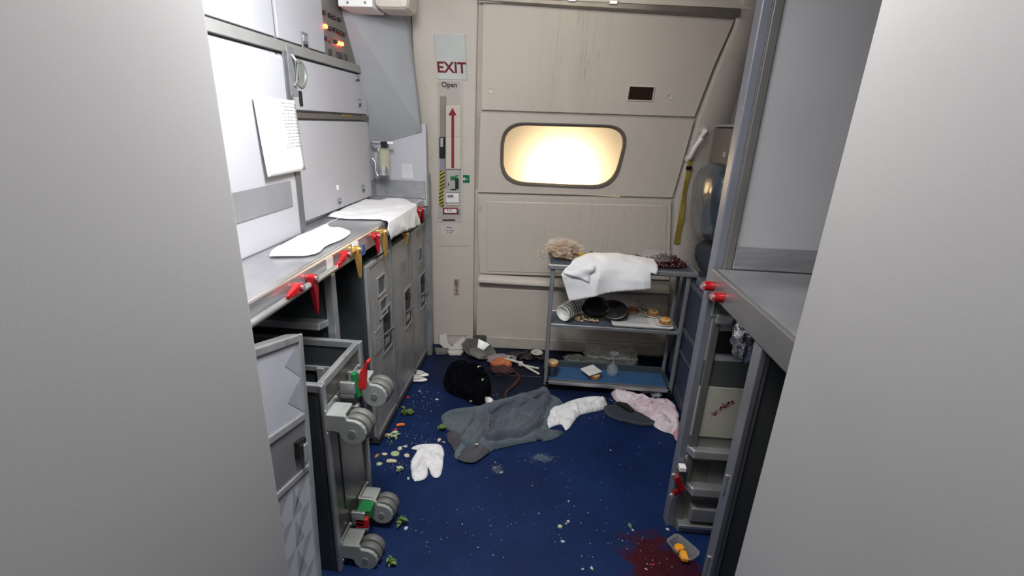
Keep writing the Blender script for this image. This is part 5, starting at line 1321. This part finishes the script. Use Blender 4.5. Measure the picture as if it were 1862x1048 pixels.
# grey jersey / jacket
PJ = [(801, 754), (818, 746), (857, 742), (876, 743), (899, 734), (946, 725), (958, 715), (975, 712), (1000, 716), (1013, 722), (1026, 733), (1010, 741), (1005, 748), (1000, 765), (996, 782), (1028, 782), (1012, 794), (989, 800), (978, 795), (974, 800), (960, 801), (946, 804), (899, 814), (892, 818), (862, 836), (828, 832), (826, 822), (839, 795), (824, 784), (809, 776)]
PJw = P2(PJ, .02)
def ln(a, b, w_, am): return (tuple(onz(*a, .03)[:2]), tuple(onz(*b, .03)[:2]), w_, am)
LJ = [ln((885, 745), (950, 728), .06, .055), ln((950, 728), (1010, 730), .035, .03), ln((877, 752), (873, 795), .010, -.03), ln((884, 750), (880, 805), .016, .022), ln((895, 808), (985, 790), .018, .03), ln((900, 800), (975, 772), .012, -.022),
      ln((975, 785), (1008, 740), .012, -.028), ln((985, 792), (1012, 765), .014, .02), ln((815, 752), (865, 748), .025, .02), ln((815, 760), (840, 795), .012, .018), ln((838, 790), (868, 765), .009, -.018), ln((850, 800), (878, 768), .016, .022), ln((820, 782), (850, 800), .012, .018), ln((935, 745), (925, 790), .03, .03), ln((995, 722), (1022, 735), .010, .018), ln((960, 745), (990, 730), .010, -.018)]
o = cloth('grey_jacket', PJw, heap(PJw, .022, .012, .45, 3.2, 9.5, 8.2, [(a, b, w_, am * .8) for a, b, w_, am in LJ], .035), GREYC, cell=.011, th=.003, smooth_it=1, key='jacket'); tag(o, 'large crumpled grey blue jacket in the middle of the floor', 'clothing'); ROOT[o.name] = Vector()
PB = P2([(872, 786), (873, 762), (880, 749), (892, 741), (910, 735), (940, 727), (960, 719), (985, 716), (1003, 722), (1000, 736), (994, 752), (987, 768), (975, 781), (955, 792), (925, 801), (900, 808), (886, 806), (877, 798)], .03)
LB = [ln((895, 768), (985, 728), .07, .030), ln((890, 797), (955, 782), .011, -.040), ln((955, 782), (996, 752), .011, -.035), ln((900, 806), (965, 790), .018, .010), ln((884, 752), (905, 738), .012, -.03), ln((965, 733), (1003, 728), .008, -.035), ln((945, 735), (992, 722), .02, .014), ln((965, 745), (1000, 735), .010, -.014), ln((972, 770), (1000, 742), .010, -.016), ln((978, 778), (1004, 748), .012, .012), ln((880, 760), (884, 795), .012, .014)]
cloth('body_fold', PB, heap(PB, .095, .010, .40, 2.0, 5, 3.7, LB, .034, .012, True), GREYB, o, cell=.010, th=.003, key='body')
LS = [ln((850, 806), (876, 778), .008, -.022), ln((858, 812), (880, 790), .01, .014)]
PB = P2([(838, 802), (846, 788), (858, 774), (872, 767), (880, 776), (879, 792), (874, 806), (866, 816), (852, 812)], .03)
cloth('sleeve_fold', PB, heap(PB, .050, .004, .9, 3, 7, 6.7, LS, .022, .014, True), GREYC, o, cell=.009, th=.003, key='sleeve')
PB = P2([(802, 756), (816, 749), (838, 746), (858, 746), (866, 752), (858, 764), (844, 784), (836, 796), (824, 786), (812, 772)], .03)
cloth('hem_fold', PB, heap(PB, .035, .004, 1.1, 3, 7, 9.7, [ln((818, 756), (836, 788), .012, .012), ln((826, 752), (858, 752), .015, .012)], .022, .012, True), GREYC, o, cell=.009, th=.003, key='sleeve')
PB = P2([(968, 792), (982, 776), (992, 771), (996, 780), (1026, 784), (1010, 792), (990, 799), (976, 797)], .02)
cloth('front_fold', PB, heap(PB, .045, .004, .9, 3, 7, 1.7, (), .018, .008, True), GREYB, o, cell=.009, th=.003, key='sleeve')
PL = P2([(830, 829), (848, 808), (862, 796), (878, 806), (893, 816), (878, 828), (862, 838), (842, 836)], .03)
cloth('lining_flap', PL, heap(PL, .03, .012, .9, 6, 18, 2.2, (), .03, .012), GREYC2, o, cell=.008, th=.003)
PL = P2([(812, 784), (822, 776), (838, 786), (846, 796), (836, 808), (828, 818), (822, 806), (814, 796)], .03)
cloth('knitted_cuff', PL, heap(PL, .03, .015, .9, 9, 25, 6.2, (), .025, .006), GREYC2, o, cell=.007, th=.003)
# white sleeve cloth to its right
PW = P2([(1000, 740), (1020, 738), (1042, 728), (1068, 722), (1098, 726), (1106, 738), (1098, 742), (1070, 748), (1052, 752), (1030, 783), (1022, 768), (1012, 770), (992, 778), (996, 760)], .02)
o = cloth('white_napkin', PW, heap(PW, .036, .018, .35, 4, 15, 3.1, [ln((1010, 748), (1095, 732), .02, .025), ln((1005, 762), (1040, 750), .010, .018)], .03), WHITEC, cell=.009, th=.003, key='twist'); tag(o, 'long twisted white napkin between the grey jacket and the sandal', 'cloth')
# white napkin near left
PW = P2([(746, 815), (760, 809), (803, 808), (808, 824), (806, 833), (805, 850), (801, 865), (793, 869), (785, 864), (780, 850), (777, 848), (778, 865), (770, 872), (751, 875), (747, 842), (757, 826), (760, 818)], .01)
o = cloth('white_napkin', PW, heap(PW, .016, .014, 1.2, 5, 13, 9.1, [ln((765, 815), (800, 832), .012, .018), ln((775, 822), (765, 855), .014, .014), ln((770, 865), (785, 842), .01, .010)], .02), WHITEC, cell=.008, th=.003, smooth_it=1, key='front'); tag(o, 'folded white napkin lying alone on the blue floor front left', 'cloth')
# small white scrap
PW = P2([(882, 726), (888, 730), (896, 734), (901, 738), (897, 745), (884, 742)], .02)
o = cloth('white_scrap', PW, heap(PW, .03, .012, 1, 10, 10, 2, (), .02, .035), WHITEC, cell=.008, th=.002); tag(o, 'torn white paper scrap at the back edge of the grey jacket', 'paper')
# pink cloth
PPk = P2([(1110, 712), (1122, 708), (1140, 714), (1168, 720), (1185, 727), (1215, 728), (1228, 741), (1230, 752), (1236, 766), (1237, 780), (1234, 799), (1228, 796), (1224, 786), (1205, 782), (1192, 774), (1180, 764), (1168, 757), (1160, 746), (1148, 742), (1134, 734), (1118, 726)], .02)
o = cloth('pink_cloth', PPk, heap(PPk, .040, .026, -.6, 6, 17, 4.7, [ln((1125, 715), (1180, 735), .02, .02), ln((1180, 740), (1225, 760), .02, .028)], .03), PINK, cell=.009, th=.003, key='pink'); tag(o, 'crumpled pinkish white cloth beside the right trolley foot', 'cloth'); ROOT[o.name] = Vector()
PL = P2([(1222, 758), (1234, 762), (1238, 780), (1235, 800), (1228, 797), (1224, 784)], .03)
cloth('stained_end', PL, heap(PL, .03, .014, -.5, 10, 24, 4.7, (), .02, .012), PINKD, o, cell=.007, th=.003)
# sandal
t = thing('grey_sandal', 'dark grey slip-on sandal lying sole up beside the pink cloth', 'shoe', onz(1143, 757))
Ps = [(1096, 744), (1102, 740), (1118, 739), (1140, 745), (1160, 752), (1182, 763), (1192, 770), (1186, 775), (1170, 775), (1150, 771), (1120, 764), (1102, 756)]
P = [onz(a, b, .012) for a, b in Ps]
P = [Vector((q[0], q[1], .004)) for q in smoothpoly([(p.x, p.y) for p in P], 2)]
MB().prism(P, (0, 0, .018)).build('sole', mat('charcoal_foam', (.045, .052, .065), .8, 0, .15, 20), t, bevel=.004)
cx_ = sum(p.x for p in P) / len(P); cy_ = sum(p.y for p in P) / len(P)
P2i = [Vector((cx_ + (p.x - cx_) * .88, cy_ + (p.y - cy_) * .86, .022)) for p in P]
MB().prism(P2i, (0, 0, .0025)).build('footbed', mat('charcoal_footbed', (.032, .037, .048), .85, 0, .1, 30), t)
a, b = onz(1128, 739, .03), onz(1150, 752, .03)
MB().tube([a + Vector((-.01, .02, .0)), a.lerp(b, .4) + Vector((0, .0, .018)), b + Vector((.0, .01, .004))], [.014, .018, .014], 10).build('strap', BLACKM, t, smooth=True)
# pair of white slippers under the carts
for i, (px, py, lab) in enumerate(((771, 683, 'rear white slipper toe poking from under the carts'), (768, 692, 'front white slipper toe poking from under the carts'))):
    c = onz(px - 4, py, .012); t = thing('white_slipper', lab, 'slipper', (c.x, c.y, 0), 'white slippers beside the carts')
    MB().ball((c.x - .035, c.y, .014), 1, 4, (.085, .028, .014), 0).build('sole', WHITEP, t, smooth=True)
    MB().ball((c.x - .03, c.y, .026), 1, 4, (.05, .025, .016), 0).build('upper', mat('grey_upper', (.45, .45, .45), .8), t, smooth=True)
# things under the trolley
c = onz(1175, 710, .02); t = thing('under_plate', 'pale dish lying in the shadow under the trolley', 'dish', (c.x, c.y, 0)); MB().lathe([(.05, 0), (.075, .018), (.072, .02), (0, .006)], (c.x, c.y + .03, .003), n=24).build('dish_shell', OFFW, t, smooth=True)
c = onz(1203, 720, .03); t = thing('crumpled_film', 'scrap of crumpled clear film behind the right trolley foot', 'wrap', (c.x, c.y, 0)); MB().ball((c.x - .03, c.y + .02, .03), 1, 3, (.04, .03, .028), .6, 4, 2).build('film', WRAP, t, smooth=True)
# orange cheese container
c = onz(1240, 1000, .02)
T = Matrix.Translation((c.x, c.y, .003)) @ Matrix.Rotation(-.9, 4, 'Z')
t = thing('fruit_tub', 'clear plastic clamshell with orange pieces near the wine stain', 'container', (c.x, c.y, 0))
mb = MB(T); R3 = []
for r0, z in ((.036, 0), (.052, .03), (.060, .032), (.060, .035), (.050, .034), (.034, .003)):
    ring = []
    for k in range(24):
        a = 2 * math.pi * k / 24; ca, sa = math.cos(a), math.sin(a); e = 1 / (abs(ca) ** 5 + abs(sa) ** 5) ** .2
        ring.append(mb.v((r0 * e * ca * 1.0, r0 * e * sa * .68, z)))
    R3.append(ring)
for i in range(5):
    for k in range(24): mb.face([R3[i][k], R3[i][(k + 1) % 24], R3[i + 1][(k + 1) % 24], R3[i + 1][k]])
mb.face(R3[0][::-1]); mb.build('tub_shell', mat('tub_plastic', (.6, .58, .5), .08, 0, .05, alpha=.16, coat=.6), t, smooth=True)
OR = mat('orange_cheese', (.80, .33, .02), .45, 0, .12, 30)
for i, (px, py, s, r_, lab) in enumerate(((1234, 994, 1.0, .4, 'upper orange wedge in the clear clamshell'), (1243, 1009, 1.15, 1.6, 'lower orange wedge in the clear clamshell'))):
    q = onz(px, py, .03); T2 = Matrix.Translation((q.x, q.y, .012)) @ Matrix.Rotation(r_, 4, 'Z')
    o = MB(T2).prism([(-.020 * s, -.014, 0), (.018 * s, -.016, 0), (.022 * s, .004, 0), (.004, .018, 0), (-.016 * s, .012, 0)], (0, 0, .020)).build('orange_piece', OR, bevel=.005)
    tag(o, lab, 'food', 'orange pieces in the clamshell')
# glass shards / green bits listed one by one
LEAF = mat('leaf_green', (.10, .17, .03), .6, 0, .3, 30); PALEG = mat('pale_green', (.36, .45, .24), .5, 0, .15, 30); TOM = mat('tomato_red', (.35, .03, .03), .4, 0, .2, 30)
CAR = mat('carrot_orange', (.75, .17, .02), .45, 0, .15, 30); CRM = mat('cream_scrap', (.58, .50, .36), .7, 0, .15, 30); WSC = mat('white_crumb', (.40, .42, .43), .7, 0, .1, 30); OLV = mat('olive_disc', (.10, .16, .12), .5, 0, .1)
def scrap(px, py, sz, m, kind, label, name='food_scrap', cat='food scrap', group=None, seed=0):
    c = onz(px, py, .004)
    if kind == 'disc':
        o = MB().lathe([(sz, 0), (sz, .004), (sz * .9, .006), (0, .006)], (0, 0, .002), n=20, sy=.85).build(name, m, smooth=True)
    elif kind == 'leaf':
        mb = MB(); rnd = random.Random(seed + int(px))
        for k in range(7):
            a = rnd.uniform(0, 6.28); r_ = sz * rnd.uniform(.1, .7); T = Matrix.Translation((r_ * math.cos(a), r_ * math.sin(a), .006 + .004 * k)) @ Matrix.Rotation(rnd.uniform(0, 6.28), 4, 'Z') @ Matrix.Rotation(rnd.uniform(-.6, .6), 4, 'X')
            L_ = sz * rnd.uniform(.5, .9); P = [(-L_, 0, 0), (-L_ * .3, -L_ * .4, .004), (L_ * .5, -L_ * .35, .002), (L_, 0, 0), (L_ * .4, L_ * .4, .003), (-L_ * .4, L_ * .35, .004)]
            mb.face([mb.v(T @ Vector(q)) for q in P])
        o = mb.build(name, m, solid=.0015)
    elif kind == 'stick':
        a = (px * 13 + py * 7) % 3.1; o = MB(Matrix.Rotation(a, 4, 'Z')).tube([(-sz, 0, .008), (0, 0, .010), (sz, 0, .008)], [sz * .35, sz * .4, sz * .3], 8).build(name, m, smooth=True)
    else:
        mb = MB(); rnd = random.Random(seed * 7 + int(px)); n = rnd.choice((5, 6, 7, 8)); P = []
        for k in range(n):
            a = 6.283 * (k + rnd.uniform(-.25, .25)) / n; q = sz * rnd.uniform(.55, 1.15); P.append((q * math.cos(a), q * .7 * math.sin(a), .001))
        bt = [mb.v(q) for q in P]; tp = [mb.v((q[0] * .85, q[1] * .85, sz * rnd.uniform(.12, .40))) for q in P]; c_ = mb.v((0, 0, sz * .35)); cb = mb.v((0, 0, .001))
        for k in range(n): j = (k + 1) % n; mb.face([bt[k], bt[j], tp[j], tp[k]]); mb.face([tp[k], tp[j], c_]); mb.face([bt[j], bt[k], cb])
        o = mb.build(name, m)
        o.rotation_euler.z = (px * 3.7 + py) % 6.28
    o.location = (c.x, c.y, 0); tag(o, label, cat, group); return o
S_ = [
 (742, 723, .018, TOM, 'c', 'small red tomato bit at the second cart foot'), (736, 752, .035, LEAF, 'leaf', 'yellow green lettuce clump at the cart foot'), (745, 756, .030, LEAF, 'leaf', 'wilted lettuce clump beside the carrot'),
 (729, 775, .022, CAR, 'stick', 'bright orange carrot stick by the first cart'), (720, 782, .016, TOM, 'c', 'pinkish red scrap under the carrot stick'), (702, 791, .018, TOM, 'c', 'dark red tomato piece in the first cart shadow'),
 (709, 797, .022, PALEG, 'leaf', 'yellowish leaf beside the dark tomato piece'), (722, 796, .022, PALEG, 'leaf', 'small pale lettuce leaf below the carrot stick'), (712, 811, .010, LEAF, 'leaf', 'tiny green shred left of the cream peelings'),
 (727, 816, .020, CRM, 'c', 'cream curved peeling above the cucumber slice'), (737, 812, .014, WSC, 'c', 'whitish peeling right of the curved one'), (719, 826, .022, PALEG, 'disc', 'round pale green cucumber slice'),
 (700, 826, .016, CRM, 'c', 'yellow crust in the shadow left of the cucumber slice'), (686, 829, .018, mat('amber_bit', (.40, .26, .06), .6), 'c', 'amber scrap at the first cart corner'), (740, 828, .018, CRM, 'c', 'crumbly biscuit piece right of the cucumber slice'),
 (713, 841, .024, CRM, 'stick', 'long pale peel below the cucumber slice'), (691, 844, .020, PALEG, 'c', 'pale green rind at the lower left'), (727, 860, .020, PALEG, 'leaf', 'green shred patch below the long peel'),
 (743, 870, .012, WSC, 'c', 'white scrap at the napkin lower left corner'), (799, 801, .017, CRM, 'c', 'pale biscuit bit above the front napkin'), (807, 804, .010, WSC, 'c', 'small pale bit right of the biscuit bit'),
 (806, 782, .030, LEAF, 'leaf', 'bright green lettuce tucked under the jacket'), (794, 727, .014, CRM, 'c', 'yellow flake left of the black garment'), (763, 712, .012, WSC, 'c', 'white blob in front of the white slippers'),
 (871, 693, .018, CRM, 'c', 'cream flake on the right of the black garment'), (879, 709, .020, PALEG, 'c', 'pale leaf flake on the black garment edge'), (857, 733, .014, PALEG, 'c', 'small green flake at the front of the black garment'),
 (1018, 958, .010, PALEG, 'disc', 'round translucent green disc on the front floor'), (1033, 949, .007, WSC, 'disc', 'tiny round disc right of the translucent one'), (1023, 984, .012, WSC, 'c', 'white flake below the round disc'),
 (1145, 956, .016, OLV, 'c', 'grey green oval piece in front of the wine stain'), (1150, 963, .008, WSC, 'c', 'white bit touching the grey green oval'), (1214, 962, .009, WSC, 'c', 'white bit near the right bay corner'),
 (1059, 1034, .007, WSC, 'c', 'bright white crumb at the bottom edge'), (1076, 1032, .010, CRM, 'c', 'tan crumb beside the bright white one'), (1187, 1025, .009, TOM, 'c', 'pink crumb in the wine stain'), (1175, 1034, .007, CRM, 'c', 'tan crumb in the wine stain'),
 (738, 960, .012, WSC, 'c', 'white flake right of the lower caster'), (732, 952, .026, LEAF, 'leaf', 'thin green herb stems beside the lower caster'), (711, 1026, .022, LEAF, 'leaf', 'bright green herb sprig at the bottom left'),
 (685, 893, .012, WSC, 'c', 'white flakes right of the tipped cart edge'), (1034, 911, .007, WSC, 'c', 'white crumb in the middle of the front floor'), (899, 851, .012, mat('grey_bit', (.16, .18, .18), .7), 'c', 'dark grey crumbled bit before the jacket'),
 (912, 859, .009, WSC, 'c', 'small white bit beside the grey crumbled one'), (1110, 819, .007, WSC, 'c', 'white dot in the open floor below the sandal'), (867, 824, .010, CRM, 'c', 'cream crumb lying on the jacket lining'), (893, 655, .009, WSC, 'c', 'white dot before the metal bowl')]
DG = bpy.context.evaluated_depsgraph_get()
for i, q in enumerate(S_):
    o = scrap(*q, seed=i)
    if 'jacket lining' in q[5]: o.location.z = .055
    if 'black garment' in q[5] and 'left of' not in q[5]:
        hit = SC.ray_cast(DG, Vector((o.location.x, o.location.y, .5)), Vector((0, 0, -1)))
        if hit[0]: o.location.z = hit[1].z + .002
for i, (px, py) in enumerate(((1112, 729), (1118, 733), (1108, 726), (1100, 725))): scrap(px, py, .006, WSC, 'c', 'small white crumb between the twisted napkin and pink cloth', 'crumb', 'crumb', 'crumbs by the pink cloth', i)
# fine crumbs nobody could count
mb = MB(); rnd = random.Random(21)
def speck(px, py, r_):
    c = onz(px, py, .001); n = rnd.choice((3, 4, 5)); a0 = rnd.uniform(0, 6)
    P = [(c.x + r_ * rnd.uniform(.5, 1) * math.cos(a0 + 6.283 * k / n), c.y + r_ * rnd.uniform(.5, 1) * math.sin(a0 + 6.283 * k / n), .0012) for k in range(n)]
    mb.prism(P, (0, 0, .0022))
for cx2, cy2, sx2, sy2, n in ((765, 725, 28, 18, 60), (775, 750, 30, 25, 30), (735, 800, 30, 22, 30), (720, 840, 25, 20, 45), (770, 800, 25, 8, 30), (760, 860, 50, 30, 12), (905, 850, 14, 12, 25), (960, 850, 60, 40, 45), (990, 835, 25, 8, 20), (1090, 750, 15, 6, 22), (1080, 765, 40, 12, 14),
                              (870, 960, 110, 50, 60), (1050, 950, 110, 60, 60), (760, 980, 40, 40, 18), (1100, 850, 70, 50, 22), (900, 720, 18, 14, 30), (1190, 1025, 30, 18, 22), (690, 900, 10, 10, 10), (1150, 990, 60, 20, 20), (730, 740, 12, 20, 20)):
    for _ in range(int(n * .7)):
        px, py = rnd.gauss(cx2, sx2 * .6), rnd.gauss(cy2, sy2 * .6)
        if px < 677 or px > 1235 or py > 1046: continue
        speck(px, py, abs(rnd.gauss(0, .0016)) + .0008)
tag(mb.build('fine_crumbs', WSC), 'fine pale crumbs sprinkled all over the blue floor', 'crumbs', kind='stuff')

# small things near the lower caster: white paper behind it
t = thing('white_tissue', 'white tissue behind the lower rear caster', 'tissue', onz(682, 915))
PL = P2([(672, 905), (682, 906), (692, 914), (692, 920), (674, 920)], .01); cloth('tissue', PL, heap(PL, .02, .008, 1, 12, 12, 1.5, (), .02), WHITEC, t, cell=.008, th=.002)

# ================================================================ CLOTHS ON THE WORKTOP
EX = XF + .012
def wt_map(u, v, d):
    f = fold(u, v, .4, 8, 8, 2.6); e = fold_sharp(u, v, 1.0, 3, 8, 7.7)
    if u <= EX: return Vector((u, v, ZT + .004 + max(0, .008 + .010 * f + .008 * e * min(1, d / .03)) * min(1, d / .02 + .2)))
    s = u - EX; return Vector((EX + .020 * min(1, s / .015) + .014 * abs(e) * min(1, s / .08) + .004, v, ZT + .008 - max(0, s - .012)))
def wt(px, py): p = onz(px, py, ZT + .008); return (min(p.x, EX - .001), p.y)
def wh(px, py): p = onx(px, py, EX + .025); return (EX + (ZT + .008 - p.z) + .012, p.y)
Pn = [wt(596, 396), wt(618, 384), wt(645, 369), wt(660, 365), wt(690, 366), wt(705, 363), wt(740, 366), wt(752, 373), wh(757, 385), wh(763, 411), wh(735, 423), wh(708, 439), wh(703, 420), wt(693, 401), wt(665, 401), wt(630, 400)]
o = cloth('counter_napkin', Pn, wt_map, WHITEC, cell=.011, th=.002, smooth_it=0); tag(o, 'white napkin draped over the far end of the worktop', 'cloth')
Pn = [wt(470, 430), wt(500, 410), wt(531, 404), wt(548, 392), wt(560, 388), wt(572, 395), wt(584, 408), wt(600, 415), wt(622, 416), wt(640, 424), wt(626, 436), wt(592, 449), wt(580, 462), wt(556, 467), wt(531, 467), wt(480, 468)]
Pn = [(max(u, XC + .012 + .0004 * i), v) for i, (u, v) in enumerate(Pn)]
o = cloth('counter_towel', Pn, wt_map, WHITEC, cell=.012, th=.003, smooth_it=1); tag(o, 'bright white towel heaped on the near part of the worktop', 'cloth')
